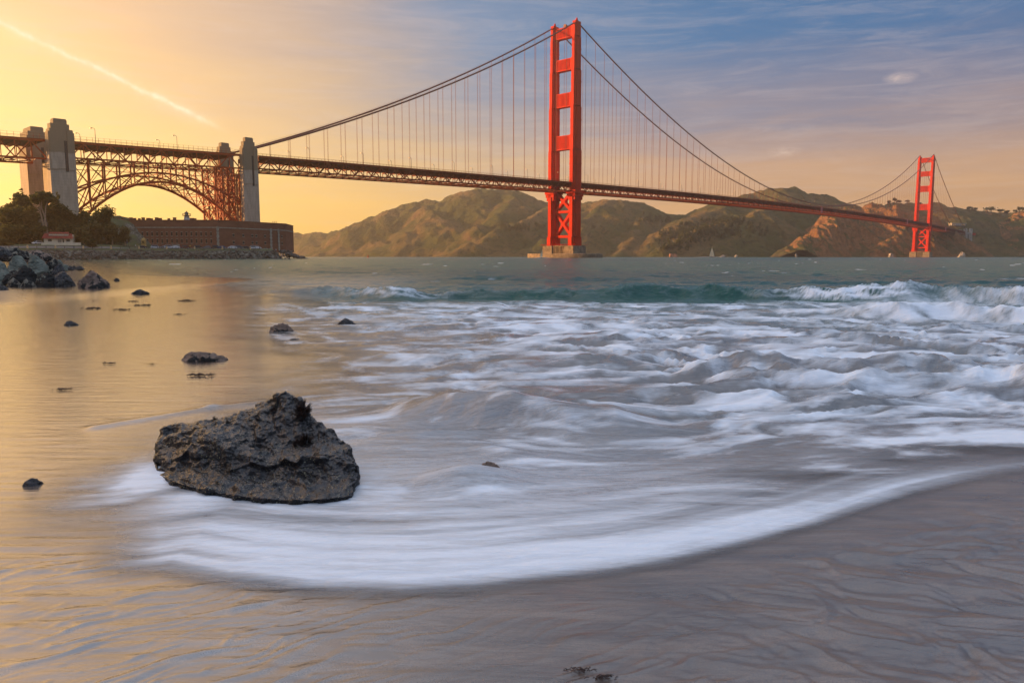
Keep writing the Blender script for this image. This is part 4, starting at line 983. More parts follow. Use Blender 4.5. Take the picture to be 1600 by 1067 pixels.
for k, px_ in enumerate((185, 193, 206, 211, 219, 225, 233, 238, 246, 251, 265, 274, 301, 306)):
    x = aty(px_, 344, 416).x + 190; h_ = (1.0, 0.8, 1.3)[k % 3]; w_ = (0.9, 0.5, 0.7)[k % 3]
    MB().box(x - w_, x + w_, -5.5, -4.2, FT - FZ - 0.1, FT - FZ + h_).box(x - w_ - .1, x + w_ + .1, -5.6, -4.1, FT - FZ + h_, FT - FZ + h_ + .15).build('chimney', M_BRICK, fort)
# lighthouse on the roof
lhp = aty(292, 344, 420); lh = empty('lighthouse', (lhp.x, lhp.y, FT)); tag(lh, 'small white iron lighthouse standing on the roof of the brick fort', 'lighthouse')
M_WHITE = mat('white_paint', (0.62, 0.58, 0.48), 0.6)
MB().tube([(0, 0, 0), (0, 0, 2.6)], [1.7, 1.3], 9).build('tower', M_WHITE, lh)
MB().tube([(0, 0, 2.6), (0, 0, 2.85)], 2.3, 12).build('gallery', M_DARK, lh)
q = MB()
for k in range(12): a = 2 * pi * k / 12; q.bar((2.2 * cos(a), 2.2 * sin(a), 2.85), (2.2 * cos(a), 2.2 * sin(a), 3.7), 0.09)
q.tube([(2.2 * cos(2 * pi * k / 24), 2.2 * sin(2 * pi * k / 24), 3.7) for k in range(25)], 0.06, 4); q.build('railing', M_DARK, lh)
MB().tube([(0, 0, 2.85), (0, 0, 4.0)], 0.95, 10).build('lantern', mat('lantern_glass', (0.35, 0.3, 0.2), 0.15), lh)
MB().tube([(0, 0, 4.0), (0, 0, 4.15), (0, 0, 4.9), (0, 0, 5.4)], [1.35, 1.2, 0.3, 0.05], 10).build('roof', M_DARK, lh)
# sentry kiosk at the fort's left end, lit by the sun
kp = aty(225, 384, 404); k_ = empty('sentry_box', (kp.x, kp.y, ground(kp.x, kp.y))); tag(k_, 'small sunlit ochre sentry box at the left end of the brick fort', 'sentry box')
M_OCH = mat('ochre_brick', (0.55, 0.32, 0.10), 0.9); MB().box(-0.9, 0.9, -0.9, 0.9, 0, 3.4).build('wall', M_OCH, k_); MB().prism([(-1.1, -1.1), (1.1, -1.1), (1.1, 1.1), (-1.1, 1.1)], 3.4, 4.6, [(-.1, -.1), (.1, -.1), (.1, .1), (-.1, .1)]).build('roof', M_OCH, k_)
MB().box(-0.3, 0.3, -0.95, -0.88, 1.6, 2.6).build('window', M_HOLE, k_)
# ---- people
SKIN = mat('skin', (0.45, 0.27, 0.19), 0.6)
def person_mesh(name, arms=0.15, step=0.12):
    me = bpy.data.meshes.new(name)
    V = [(0, 0, .93), (0, 0, 1.15), (0, 0, 1.42), (0, 0, 1.52), (0, 0, 1.66), (.1, 0, .9), (.11, step, .5), (.12, step * .6, .05), (.12, step * .6 - .14, .03), (-.1, 0, .9), (-.11, -step, .5), (-.12, -step * .9, .05), (-.12, -step * .9 - .14, .03),
         (.19, 0, 1.40), (.25, arms * .3, 1.13), (.24, -arms, .90), (.24, -arms - .04, .82), (-.19, 0, 1.40), (-.25, arms * .3, 1.13), (-.24, arms * .6, .90), (-.24, arms * .6, .82)]
    E_ = [(0, 1), (1, 2), (2, 3), (3, 4), (0, 5), (5, 6), (6, 7), (7, 8), (0, 9), (9, 10), (10, 11), (11, 12), (2, 13), (13, 14), (14, 15), (15, 16), (2, 17), (17, 18), (18, 19), (19, 20)]
    R_ = [.15, .13, .16, .06, .105, .10, .07, .05, .045, .10, .07, .05, .045, .07, .05, .04, .045, .07, .05, .04, .045]
    me.from_pydata(V, E_, []); o = bpy.data.objects.new('tmp', me); COL.objects.link(o)
    md = o.modifiers.new('s', 'SKIN'); sk = me.skin_vertices[0] if me.skin_vertices else None
    if sk is None:
        bm = bmesh.new(); bm.from_mesh(me); bm.verts.layers.skin.verify(); bm.to_mesh(me); bm.free(); sk = me.skin_vertices[0]
    for i, r in enumerate(R_): sk.data[i].radius = (r, r * 0.8)
    sk.data[0].use_root = True
    s2 = o.modifiers.new('b', 'SUBSURF'); s2.levels = 1; s2.render_levels = 1
    dg = bpy.context.evaluated_depsgraph_get(); dg.update(); m2 = bpy.data.meshes.new_from_object(o.evaluated_get(dg)); bpy.data.objects.remove(o); return m2
PM = person_mesh('person'); PM.materials.clear()
def make_person(loc, rz, shirt, trousers, label):
    me_ = PM.copy(); o = link('person', me_, SKIN, None, loc, True, rz); tag(o, label, 'person')
    m1 = mat('shirt', shirt, 0.9); m2 = mat('trousers', trousers, 0.9); m3 = mat('hair', (0.03, 0.02, 0.015), 0.8); me_.materials.append(m1); me_.materials.append(m2); me_.materials.append(m3)
    for p in me_.polygons:
        z = p.center.z; p.material_index = 2 if z < 0.92 else (1 if z < 1.47 and not (abs(p.center.x) > .2 and z < 1.0) else (3 if z > 1.64 else 0))
    return o
for (px_, Y_, shirt, tr, lab) in ((212, 392, (0.8, 0.8, 0.8), (0.03, 0.03, 0.04), 'person in a white top walking left of the parked cars by the seawall'),
        (297, 398, (0.75, 0.5, 0.03), (0.03, 0.03, 0.05), 'person in a yellow jacket standing between parked cars before the fort'),
        (126, 356, (0.03, 0.03, 0.03), (0.02, 0.02, 0.03), 'person in dark clothes on the path right of the red roofed house'),
        (431, 420, (0.7, 0.7, 0.72), (0.05, 0.05, 0.08), 'person in a pale top by the right corner of the fort'),
        (439, 422, (0.6, 0.65, 0.8), (0.05, 0.05, 0.08), 'person in a light blue top nearest the rocky point')):
    p = aty(px_, 386, Y_); make_person((p.x, p.y, ground(p.x, p.y) + 0.1), rs.uniform(0, 6), shirt, tr, lab)
for (px_, lab) in ((426.5, 'leftmost of three people standing on the fort roof against the sky'), (429.5, 'middle of three people standing on the fort roof against the sky'), (432.3, 'rightmost of three people standing on the fort roof against the sky')):
    p = aty(px_, 350, 462); make_person((p.x, p.y, FT), rs.uniform(0, 6), (0.05, 0.04, 0.05), (0.03, 0.03, 0.04), lab)
# ---- parked cars
M_GLASS = mat('car_glass', (0.03, 0.035, 0.04), 0.1, 0.6); M_TYRE = mat('tyre_rubber', (0.02, 0.02, 0.02), 0.9); M_RIM = mat('wheel_rim', (0.4, 0.4, 0.42), 0.3, metal=0.8); M_TAIL = mat('tail_lamp', (0.5, 0.02, 0.02), 0.3); M_HEAD = mat('head_lamp', (0.8, 0.8, 0.75), 0.2)
def car_parts(kind):
    r = empty('parked_car', (0, 0, 0)); suv = kind == 'suv'; h_ = 1.72 if suv else 1.42; L_ = 4.6
    prof = [(-2.3, .35), (-2.3, .85), (-2.15, .98), (-1.5, 1.0), (-.75, h_), (.9, h_), (1.55, 1.02) if not suv else (2.05, 1.08), (2.25, .95), (2.3, .4)]
    if suv: prof[5] = (1.6, h_)
    q = MB()
    def section(y, inset, zt):
        return [(x * (1 - inset * .02), y, z if z < 1.01 or inset == 0 else z) for x, z in prof]
    n_ = len(prof); ys = [(-.86, 0.0), (.86, 0.0)]
    rings = []
    for y, e in ((-.88, 0), (-.70, 1), (.70, 1), (.88, 0)):
        rings.append([(x, (y if z <= 1.03 else (y * 0.86)), (z if e else min(z, z))) for x, z in prof])
    rings = [rings[0], rings[3]]
    q.add(rings[0] + rings[1], [tuple(range(n_)), tuple(range(n_, 2 * n_))[::-1]] + [(i, (i + 1) % n_, (i + 1) % n_ + n_, i + n_) for i in range(n_)])
    body = q.build('body', None if False else M_GLASS, r)
    g = MB()
    for sg in (-1, 1):
        y = sg * 0.86; ww = [(-1.30, 1.05), (-.72, h_ - .1), (.82 if not suv else 1.5, h_ - .1), (1.35 if not suv else 1.9, 1.07)]
        vs = [(x, (y * (1.0 if z < 1.1 else .885)) + sg * 0.015, z) for x, z in ww] + [(x, (y * (1.0 if z < 1.1 else .885)) - sg * 0.02, z) for x, z in ww]
        g.add(vs, [(0, 1, 2, 3), (7, 6, 5, 4), (0, 4, 5, 1), (1, 5, 6, 2), (2, 6, 7, 3), (3, 7, 4, 0)])
    g.build('window', M_GLASS, r)
    q = MB().box(-1.2, -1.19, -.7, .7, 1.1, 1.4); 
    w_ = MB(); w_.bar((-1.46, 0, 1.07), (-.85, 0, h_ - .07), 1.35, .06); w_.build('windscreen', M_GLASS, r)
    for x in (-1.45, 1.45):
        for y in (-.83, .83):
            w = MB().tube([(x, y - .11, .33), (x, y + .11, .33)], .33, 12).build('wheel', M_TYRE, r); MB().tube([(x, y - .125, .33), (x, y + .125, .33)], .19, 8).build('rim', M_RIM, w)
    for y in (-.65, .65):
        MB().box(-2.34, -2.28, y - .17, y + .17, .68, .84).build('headlight', M_HEAD, r); MB().box(2.26, 2.34, y - .15, y + .15, .72, .9).build('taillight', M_TAIL, r)
    return r
protos = {k: car_parts(k) for k in ('suv', 'sedan')}
paints = {n_: mat('car_paint_' + n_, c_, 0.25, 0.6, 0.05) for n_, c_ in (('silver', (0.55, 0.56, 0.58)), ('white', (0.75, 0.75, 0.73)), ('black', (0.02, 0.02, 0.022)), ('grey', (0.16, 0.165, 0.17)), ('maroon', (0.12, 0.015, 0.015)), ('blue', (0.03, 0.07, 0.16)))}
used = {'suv': False, 'sedan': False}
cars = [(222, 'sedan', 'black', .3, 'black car parked furthest left, just right of the sentry box'), (243, 'suv', 'silver', .1, 'silver car parked left of the fort doorway'), (256.5, 'sedan', 'grey', .5, 'small grey car parked between silver ones near the doorway'), (263.5, 'suv', 'silver', .2, 'silver tall car just left of the doorway'),
        (274, 'sedan', 'white', .1, 'white car parked right before the fort doorway'), (289, 'suv', 'maroon', .3, 'dark maroon car right of the doorway'), (309, 'suv', 'black', .2, 'black tall car parked below the middle of the fort'), (324, 'sedan', 'grey', .1, 'grey low car parked left of the fort corner stones'),
        (337, 'suv', 'black', .4, 'black car parked in front of the fort corner stones'), (346.5, 'sedan', 'blue', .2, 'dark blue car just right of the fort corner stones'), (363, 'sedan', 'white', .1, 'white car parked in front of the right fort face'), (373, 'suv', 'grey', .3, 'grey car behind the white one on the right'),
        (383, 'sedan', 'black', .1, 'black low car between two white ones on the right'), (394, 'suv', 'white', .2, 'white tall car parked furthest right but one'), (401, 'sedan', 'white', .6, 'white car at the right end of the parked row')]
for px_, kind, colr, dr, lab in cars:
    p0 = aty(px_, 386, 1.0); x_r = p0.x
    lo_, hi_ = 340.0, 470.0
    for _ in range(30):
        md_ = (lo_ + hi_) / 2
        if md_ < float(wallY(x_r * md_)) + 6.5: lo_ = md_
        else: hi_ = md_
    p = (x_r * lo_, lo_); o = protos[kind] if not used[kind] else copytree(protos[kind]); used[kind] = True
    o.location = (p[0], p[1], ground(*p) + 0.14); o.rotation_euler = (0, 0, 0.35 + dr + (pi if int(px_) % 2 else 0)); tag(o, lab, 'car', 'cars parked in front of the fort')
    for ch in o.children:
        if ch.name.startswith('body'): ch.data = ch.data.copy(); ch.data.materials.clear(); ch.data.materials.append(paints[colr])
vanp = aty(58.5, 381, 368); o = copytree(protos['suv']); o.location = (vanp.x, vanp.y, ground(vanp.x, vanp.y)); o.rotation_euler = (0, 0, 1.2); tag(o, 'white van parked on the grass left of the red roofed house', 'car', 'cars parked in front of the fort')
for ch in o.children:
    if ch.name.startswith('body'): ch.data = ch.data.copy(); ch.data.materials.clear(); ch.data.materials.append(paints['white'])
# ---- posts along the seawall
pm = {'dark': mat('dark_post', (0.05, 0.04, 0.035), 0.9), 'pale': mat('ochre_post', (0.62, 0.40, 0.20), 0.9)}
pp = {}
for kind, r_, h_ in (('dark', 0.13, 1.25), ('pale', 0.42, 1.35)):
    q = MB().tube([(0, 0, -0.2), (0, 0, h_ * .9), (0, 0, h_)], [r_, r_ * .9, r_ * .4], 8); pp[kind] = q.mesh('post_' + kind); pp[kind].materials.append(pm[kind])
order = ['first', 'second', 'third', 'fourth', 'fifth', 'sixth', 'seventh', 'eighth', 'ninth', 'tenth', 'eleventh', 'twelfth', 'thirteenth', 'fourteenth', 'fifteenth', 'sixteenth', 'seventeenth', 'eighteenth', 'nineteenth', 'twentieth']
ci = {'dark': 0, 'pale': 0}; prev = None; rail = MB()
for k in range(29):
    px_ = 14.5 * k + 14; kind = 'pale' if k % 3 == 2 else 'dark'; x_r = aty(px_, 386, 1.0).x; lo_, hi_ = 330.0, 470.0
    for _ in range(30):
        md_ = (lo_ + hi_) / 2
        if md_ < float(wallY(x_r * md_)) + 0.8: lo_ = md_
        else: hi_ = md_
    p = (x_r * lo_, lo_, 5.25); o = bpy.data.objects.new('post', pp[kind]); COL.objects.link(o); o.location = p
    tag(o, ('thin dark' if kind == 'dark' else 'thick sunlit ochre') + f' post on the seawall, {order[ci[kind]]} of its kind from the left', 'post', 'posts along the seawall'); ci[kind] += 1
    if prev: rail.bar((prev[0], prev[1], 6.3), (p[0], p[1], 6.3), 0.09)
    prev = p
tag(rail.build('chain', pm['dark']), 'dark chain strung between the posts on the seawall', 'chain')
# ---- house
hp = aty(94, 381.5, 372); hz = ground(hp.x, hp.y); house = empty('house', (hp.x, hp.y, hz), 0.30); tag(house, 'small cream house with red tiled roof and a row of clerestory windows by the seawall', 'house')
M_CREAM = mat('cream_wall', (0.72, 0.60, 0.42), 0.9, 0.2, 0.1); M_TILE = mat('red_roof_tile', (0.24, 0.035, 0.022), 0.8, 0.3, 0.3, 1.5)
hz1, hz2 = 3.0, 5.3
q = MB(); q.box(-6.2, 6.2, -3.0, 3.0, -0.5, hz1); q.add([(-6.2, -3, hz1), (-6.2, 3, hz1), (-6.2, 0, 4.7), (6.2, -3, hz1), (6.2, 3, hz1), (6.2, 0, 4.7)], [(0, 2, 1), (3, 4, 5), (0, 3, 5, 2), (1, 2, 5, 4)]); q.build('wall', M_CREAM, house)
q = MB()
for sg in (-1, 1): q.add([(-6.9, sg * 3.7, 2.75), (6.9, sg * 3.7, 2.75), (5.4, 0, 5.1), (-5.4 - 1.2, 0, 5.1), (-6.9, sg * 3.7, 2.95), (6.9, sg * 3.7, 2.95), (5.4, 0, 5.3), (-6.6, 0, 5.3)], [(0, 1, 2, 3), (7, 6, 5, 4), (0, 4, 5, 1), (1, 5, 6, 2), (2, 6, 7, 3), (3, 7, 4, 0)])
rf = q.build('roof', M_TILE, house)
MB().box(-4.2, 4.2, -2.0, 1.0, 4.2, 5.05).build('clerestory', M_CREAM, rf); q = MB().add([(-4.6, -2.3, 5.05), (4.6, -2.3, 5.05), (4.2, 0.2, 5.9), (-4.2, 0.2, 5.9), (-4.6, -2.3, 5.2), (4.6, -2.3, 5.2), (4.2, 0.2, 6.05), (-4.2, 0.2, 6.05)], [(0, 1, 2, 3), (7, 6, 5, 4), (0, 4, 5, 1), (1, 5, 6, 2), (2, 6, 7, 3), (3, 7, 4, 0)]); q.build('upper_roof', M_TILE, rf)
for x in (-3.2, -1.1, 1.1, 3.2): MB().box(x - .55, x + .55, -2.06, -2.0, 4.45, 4.9).build('clerestory_window', M_WHITE, rf)
for x in (-3.6, 4.3): w = MB().box(x - .8, x + .8, -3.06, -2.98, 1.3, 2.4).build('window', M_GLASS, house); MB().box(x - .95, x + .95, -3.1, -3.0, 1.12, 1.3).box(x - .95, x + .95, -3.1, -3.0, 2.4, 2.55).build('window_frame', M_WHITE, w)
MB().box(-0.2, 1.4, -3.06, -2.98, 0, 2.3).build('door', mat('door_shade', (0.25, 0.2, 0.15), 0.8), house); MB().box(1.9, 2.5, -3.08, -2.99, 0, 2.5).build('doorway', M_HOLE, house)
MB().box(-6.6, 10.5, -6.2, -5.9, -0.6, 0.75).build('garden_wall', M_CREAM, house)
# ---- signposts
for px_, lab in ((141, 'thin blue sign post right of the red roofed house'), (199, 'thin blue sign post at the foot of the rocky slope')):
    p = aty(px_, 386, 372 if px_ < 150 else 390); o = empty('sign_post', (p.x, p.y, ground(p.x, p.y))); tag(o, lab, 'sign post')
    MB().bar((0, 0, 0), (0, 0, 3.8), 0.12).build('pole', M_RIM, o); MB().box(-.3, .3, -.08, -.03, 1.9, 2.6).build('sign_plate', paints['blue'], o)

# ---- trees
def leaf_mat(name, c1, c2):
    m = bpy.data.materials.new(name); m.use_nodes = True; t = NT(m.node_tree); b = t.n['Principled BSDF']
    g = t.node('ShaderNodeNewGeometry'); n1 = t.noise(g.outputs['Position'], 0.35, 5, 0.7)
    t.l.new(t.mix(t.ramp(n1, [(0.35, 0.0), (0.65, 1.0)]), c1, c2), b.inputs['Base Color']); b.inputs['Roughness'].default_value = 0.8; b.inputs['Specular IOR Level'].default_value = 0.2
    tr = t.node('ShaderNodeBsdfTranslucent'); tr.inputs[0].default_value = (*tuple(x * 1.6 for x in c2), 1); mx = t.node('ShaderNodeMixShader'); mx.inputs[0].default_value = 0.3
    t.l.new(b.outputs[0], mx.inputs[1]); t.l.new(tr.outputs[0], mx.inputs[2]); t.l.new(mx.outputs[0], t.n['Material Output'].inputs[0]); return m
M_CYP = leaf_mat('cypress_leaf', (0.022, 0.030, 0.012), (0.070, 0.075, 0.022)); M_BUSH = leaf_mat('bush_leaf', (0.050, 0.050, 0.020), (0.110, 0.100, 0.035)); M_BARK = mat('pale_bark', (0.30, 0.22, 0.15), 0.9)
def leaves(blobs, n, size, seed, flat=0.5):
    """leaf tufts through ellipsoid blobs: (cx, cy, cz, rx, ry, rz)"""
    r = np.random.RandomState(seed); V = []; Fc = []; vols = np.array([b_[3] * b_[4] * b_[5] for b_ in blobs]) ** 0.75; vols = vols / vols.sum(); o_ = 0
    for bb, w_ in zip(blobs, vols):
        k = max(12, int(n * w_)); d = r.normal(size=(k, 3)); d /= np.linalg.norm(d, axis=1)[:, None]; rad = r.rand(k) ** 0.6
        lump = 1 + 0.42 * np.sin(d[:, 0] * 5 + seed) * np.cos(d[:, 1] * 4.3 + seed * 2) + 0.2 * np.sin(d[:, 2] * 9 + d[:, 0] * 6)
        c3 = np.array(bb[:3]) + d * (rad * lump)[:, None] * np.array(bb[3:])
        for q in range(3):
            pass
        a = r.normal(size=(k, 3)); a[:, 2] *= flat; a /= np.linalg.norm(a, axis=1)[:, None]; b2 = np.cross(a, r.normal(size=(k, 3))); b2 /= np.linalg.norm(b2, axis=1)[:, None]
        sz = size * (0.5 + r.rand(k))[:, None]
        vs = np.stack([c3 - a * sz * 1.3, c3 + b2 * sz * 0.6, c3 + a * sz * 1.3, c3 - b2 * sz * 0.6], 1).reshape(-1, 3)
        V.append(vs); Fc.append((np.arange(k)[:, None] * 4 + np.arange(4)[None, :]) + o_); o_ += k * 4
    V = np.concatenate(V); Fc = np.concatenate(Fc); me_ = bpy.data.meshes.new('crown'); me_.from_pydata(V.tolist(), [], Fc.tolist()); me_.update(); return me_
def tree(px_, ytop, ybase, wpx, Yd, label, kind='cone', seed=1, n=2600, m=None, cat='tree', trunks=None, name='cypress_tree', group='trees on the headland', gz=None):
    p = aty(px_, ybase, Yd); zt = aty(px_, ytop, Yd).z; z0 = gz if gz is not None else ground(p.x, p.y); w = wpx * Yd / F; h_ = zt - z0; rr = random.Random(seed)
    o = empty(name, (p.x, p.y, z0)); tag(o, label, cat, group); bl = []
    if kind == 'cone':
        nl = 9
        for i in range(nl):
            f_ = i / (nl - 1); zz = h_ * (0.22 + 0.74 * f_); r_ = w / 2 * (1 - f_) ** 0.7 * 0.75 + 0.35
            for q in range(5 if i < nl - 2 else 1):
                a = rr.uniform(0, 6.3); k_ = r_ * 0.75; bl.append((cos(a) * k_, sin(a) * k_, zz + rr.uniform(-.5, .5), r_ * 0.55 + .4, r_ * 0.55 + .4, h_ * 0.065 + .25))
    elif kind == 'flat':
        for i in range(17):
            a = rr.uniform(0, 6.3); k_ = w / 2 * rr.uniform(0.1, 0.85); bl.append((cos(a) * k_, sin(a) * k_ * .7, h_ * (0.86 + 0.1 * rr.random() - 0.16 * (k_ / (w / 2)) ** 2), w * rr.uniform(.11, .17), w * .13, h_ * rr.uniform(.03, .06) + .25))
    else:
        for i in range(13):
            a = rr.uniform(0, 6.3); k_ = w / 2 * rr.uniform(0, 0.75); zz = h_ * rr.uniform(0.22, 0.82); f_ = 1 - 0.45 * zz / h_; bl.append((cos(a) * k_ * f_, sin(a) * k_ * f_, zz, w * rr.uniform(.15, .26), w * .2, h_ * rr.uniform(.14, .22)))
    me_ = leaves(bl, int(n * 1.5), max(0.32, min(0.62, w * 0.045)), seed); link('crown', me_, m or M_CYP, o)
    q = MB()
    if trunks:
        for pts in trunks: q.tube([(x * w, y, z * h_) for x, y, z, r_ in pts], [r_ for *_, r_ in pts], 7)
    else: q.tube([(0, 0, -0.5), (rr.uniform(-.3, .3), 0, h_ * .4), (rr.uniform(-.3, .3), 0, h_ * .8)], [0.5, 0.35, 0.12], 7)
    q.build('trunk', M_BARK, o); return o
tree(36, 296, 350, 44, 392, 'tallest pointed cypress with sun on its top at the left edge of the grove', 'cone', 1, 4200)
tree(12, 312, 352, 34, 388, 'golden topped cypress leaning in from the left edge', 'blob', 2, 3200)
tree(22, 322, 358, 46, 382, 'broad dark cypress under the tallest one at left', 'blob', 3, 3400)
tree(72, 300, 381, 44, 376, 'flat topped cypress with two tall pale forked trunks behind the red roofed house', 'flat', 4, 3600,
     trunks=[[(-.02, 0, 0, .5), (-.05, .3, .35, .42), (-.12, 0, .62, .36), (-.13, 0, .88, .2)], [(.07, 0, 0, .62), (.05, 0, .3, .52), (.03, 0, .5, .42), (-.07, 0, .7, .3), (-.05, 0, .9, .2)], [(.03, 0, .5, .35), (.08, 0, .72, .26), (.22, 0, .9, .15)], [(-.12, 0, .62, .25), (-.3, 0, .74, .15)]])
tree(50, 322, 362, 34, 380, 'yellow green drooping cypress crown left of the forked trunks', 'blob', 5, 2600, m=M_BUSH)
tree(91, 300, 352, 30, 386, 'spiky dark cypress in front of the left concrete pylon', 'cone', 6, 3400)
tree(80, 318, 366, 40, 390, 'dense dark cypress mass between the forked trunks and the pylon', 'blob', 7, 3600)
tree(106, 317, 366, 32, 388, 'dark cypress against the foot of the left pylon', 'blob', 8, 3000)
tree(128, 328, 370, 36, 390, 'rounded cypress below the left foot of the steel arch', 'blob', 9, 3000)
tree(150, 326, 368, 30, 388, 'dark bush topped cypress under the arch with light through it', 'blob', 10, 3000)
tree(166, 322, 366, 30, 391, 'round crowned cypress at the right end of the grove against the bright sky', 'blob', 11, 3400)
for i, (a, b_, c_, w_, d_, lab) in enumerate(((20, 350, 384, 54, 372, 'dark shrub thicket at the left end of the slope'), (58, 352, 382, 46, 376, 'dark shrub thicket left of the forked trunks'), (104, 345, 382, 44, 382, 'dark shrub thicket behind the red roof'), (132, 352, 386, 34, 378, 'round olive bush right of the house'), (150, 346, 384, 34, 384, 'tall olive shrub on the slope below the arch foot'),
        (176, 347, 384, 30, 388, 'pale dry shrub on the rocky slope'), (196, 352, 386, 26, 392, 'pale dry shrub at the left end of the fort wall'), (8, 372, 386, 30, 362, 'low green bush at the left edge above the road'), (143, 372, 387, 22, 370, 'dark low bush beside the blue sign post'))):
    tree(a, b_, c_, w_, d_, lab, 'blob', 30 + i, 2000, m=M_BUSH if i in (3, 4, 5, 6, 7) else M_CYP, cat='bush', name='bush', group='bushes on the headland')
#@ENDLAND

# ================================================================== WATERCRAFT, HILL DETAILS
#@FAR
M_SAIL = mat('sail_cloth', (0.80, 0.74, 0.55), 0.8, 0.2, 0.05); M_HULL = mat('white_hull', (0.7, 0.68, 0.62), 0.4)
def sailboat(px_, Yd, hm, label, jib=True):
    p = aty(px_, 402, Yd); o = empty('sailboat', (p.x, p.y, 0.0), 0.5); tag(o, label, 'sailboat', 'sailboats on the strait'); L_ = hm * 0.72
    q = MB(); st = [(-.5, .10), (-.3, .15), (0, .17), (.3, .11), (.5, .005)]
    top = [(x * L_, w * L_, .09 * L_) for x, w in st] + [(x * L_, -w * L_, .09 * L_) for x, w in st[::-1]]; bot = [(x * L_ * .9, y * .5, -.06 * L_) for x, y, z in top]; n_ = len(top)
    q.add(bot + top, [tuple(range(n_))[::-1], tuple(range(n_, 2 * n_))] + [(i, (i + 1) % n_, (i + 1) % n_ + n_, i + n_) for i in range(n_)]); q.build('hull', M_HULL, o)
    MB().bar((.05 * L_, 0, .05 * L_), (.05 * L_, 0, hm), 0.16).build('mast', M_WHITE, o)
    def sail(pts, name):
        a, b_, c_ = [Vector(z) for z in pts]; q2 = MB(); N_ = 6; vs = []
        for i in range(N_ + 1):
            l_, r_ = a.lerp(c_, i / N_), b_.lerp(c_, i / N_)
            for j in range(N_ + 1):
                v_ = l_.lerp(r_, j / N_); v_.y += sin(pi * j / N_) * (1 - i / N_) * .06 * L_; vs.append(v_)
        for s__ in (0, 1): pass
        vs2 = [v_ + Vector((0, .05, 0)) for v_ in vs]; fs = []
        M_ = (N_ + 1)
        for i in range(N_):
            for j in range(N_): k = i * M_ + j; fs += [(k, k + 1, k + M_ + 1, k + M_), (k + len(vs), k + M_ + len(vs), k + M_ + 1 + len(vs), k + 1 + len(vs))]
        q2.add(vs + vs2, fs); q2.build(name, M_SAIL, o, smooth=True)
    sail(((-.42 * L_, 0, .16 * L_), (.03 * L_, 0, .16 * L_), (.04 * L_, 0, hm * .98)), 'mainsail')
    if jib: sail(((.07 * L_, 0, .14 * L_), (.48 * L_, 0, .12 * L_), (.07 * L_, 0, hm * .85)), 'jib')
sailboat(1112, 1150, 17.0, 'white sailboat with two sails below the wooded cliff')
sailboat(847, 700, 8.0, 'narrow single white sail left of the big tower pier', False)
p = aty(575, 401.5, 900); o = empty('buoy', (p.x, p.y, -0.3)); tag(o, 'small dark red channel buoy floating below the hazy hill', 'buoy')
MB().tube([(0, 0, -.5), (0, 0, 1.0), (0, 0, 1.1)], [1.3, 1.3, .5], 10).build('float', M_TAIL, o); MB().tube([(0, 0, 1), (0, 0, 4.5)], [.6, .2], 6).build('tower', M_TAIL, o)
# white guano rocks at the cliff foot
M_GUANO = mat('pale_rock', (0.50, 0.42, 0.33), 0.9, 0.2, 0.5, 0.2)
for i, (px_, Yd, w, h_, lab) in enumerate(((1501, 1700, 12, 9, 'pale sea rock right of the far tower pier'), (1393, 1735, 9, 7, 'pale boulder at the foot of the brown cliff left of the far tower'), (1243, 1735, 5, 8, 'white upright rock at the foot of the sunlit spur'), (1130, 1740, 11, 4, 'white streaked rock below the wooded cliff right of the sailboat'), (1150, 1745, 8, 4, 'low white rock at the waterline further right of the sailboat'), (1052, 1750, 13, 10, 'rust coloured rocky knob at the waterline below the wood'))):
    p = aty(px_, 402, Yd); me_ = rock_mesh('sea_rock', rand_hull(w, w * .7, h_ * 1.6, 60 + i, 14), 1.4, 2.0, 0.12, i + 3, facet=2.0); tag(link('sea_rock', me_, M_GUANO if i < 5 else mat('rust_rock', (0.36, 0.15, 0.08), 0.9, 0.2, 0.4, 0.2), None, (p.x, p.y, 0)), lab, 'rock')
# buildings and wood on the far slopes need the terrain height
from mathutils.bvhtree import BVHTree
_tv = []; _tf = []
for o in [o for o in bpy.data.objects if o.name.startswith('hills')]:
    me_ = o.data; base = len(_tv); co = np.empty(len(me_.vertices) * 3, np.float32); me_.vertices.foreach_get('co', co); _tv += co.reshape(-1, 3).tolist()
    ix = np.empty(len(me_.polygons) * 4, np.int32); me_.polygons.foreach_get('vertices', ix); _tf += (ix.reshape(-1, 4) + base).tolist()
bvh = BVHTree.FromPolygons(_tv, _tf)
def onhill(px_, py_):
    d = dirpx(px_, py_); h_ = bvh.ray_cast(Vector((0, 0, CH)), d, 6000); return h_[0]
rw = random.Random(5); bl = []
wood = [(1030, 1075, 360, 392, 90), (1060, 1110, 350, 380, 90), (1095, 1160, 345, 372, 90), (1120, 1165, 342, 352, 30), (1000, 1020, 336, 350, 18), (1022, 1050, 340, 350, 12), (780, 870, 352, 362, 40), (1330, 1345, 318, 322, 4), (1165, 1200, 350, 372, 26)]
V = []; 
for (xa, xb, ya, yb, k) in wood:
    for i in range(k):
        h_ = onhill(rw.uniform(xa, xb), rw.uniform(ya, yb))
        if h_: r_ = rw.uniform(3, 6.5); bl.append((h_.x, h_.y, h_.z + r_ * .9, r_ * .8, r_ * .8, r_ * rw.uniform(.9, 1.6)))
if bl: tag(link('woodland', leaves(bl, 26000, 1.5, 77, 0.8), M_CYP), 'dark wood of conifers covering the far slope behind the sailboat', 'woodland', kind='stuff')
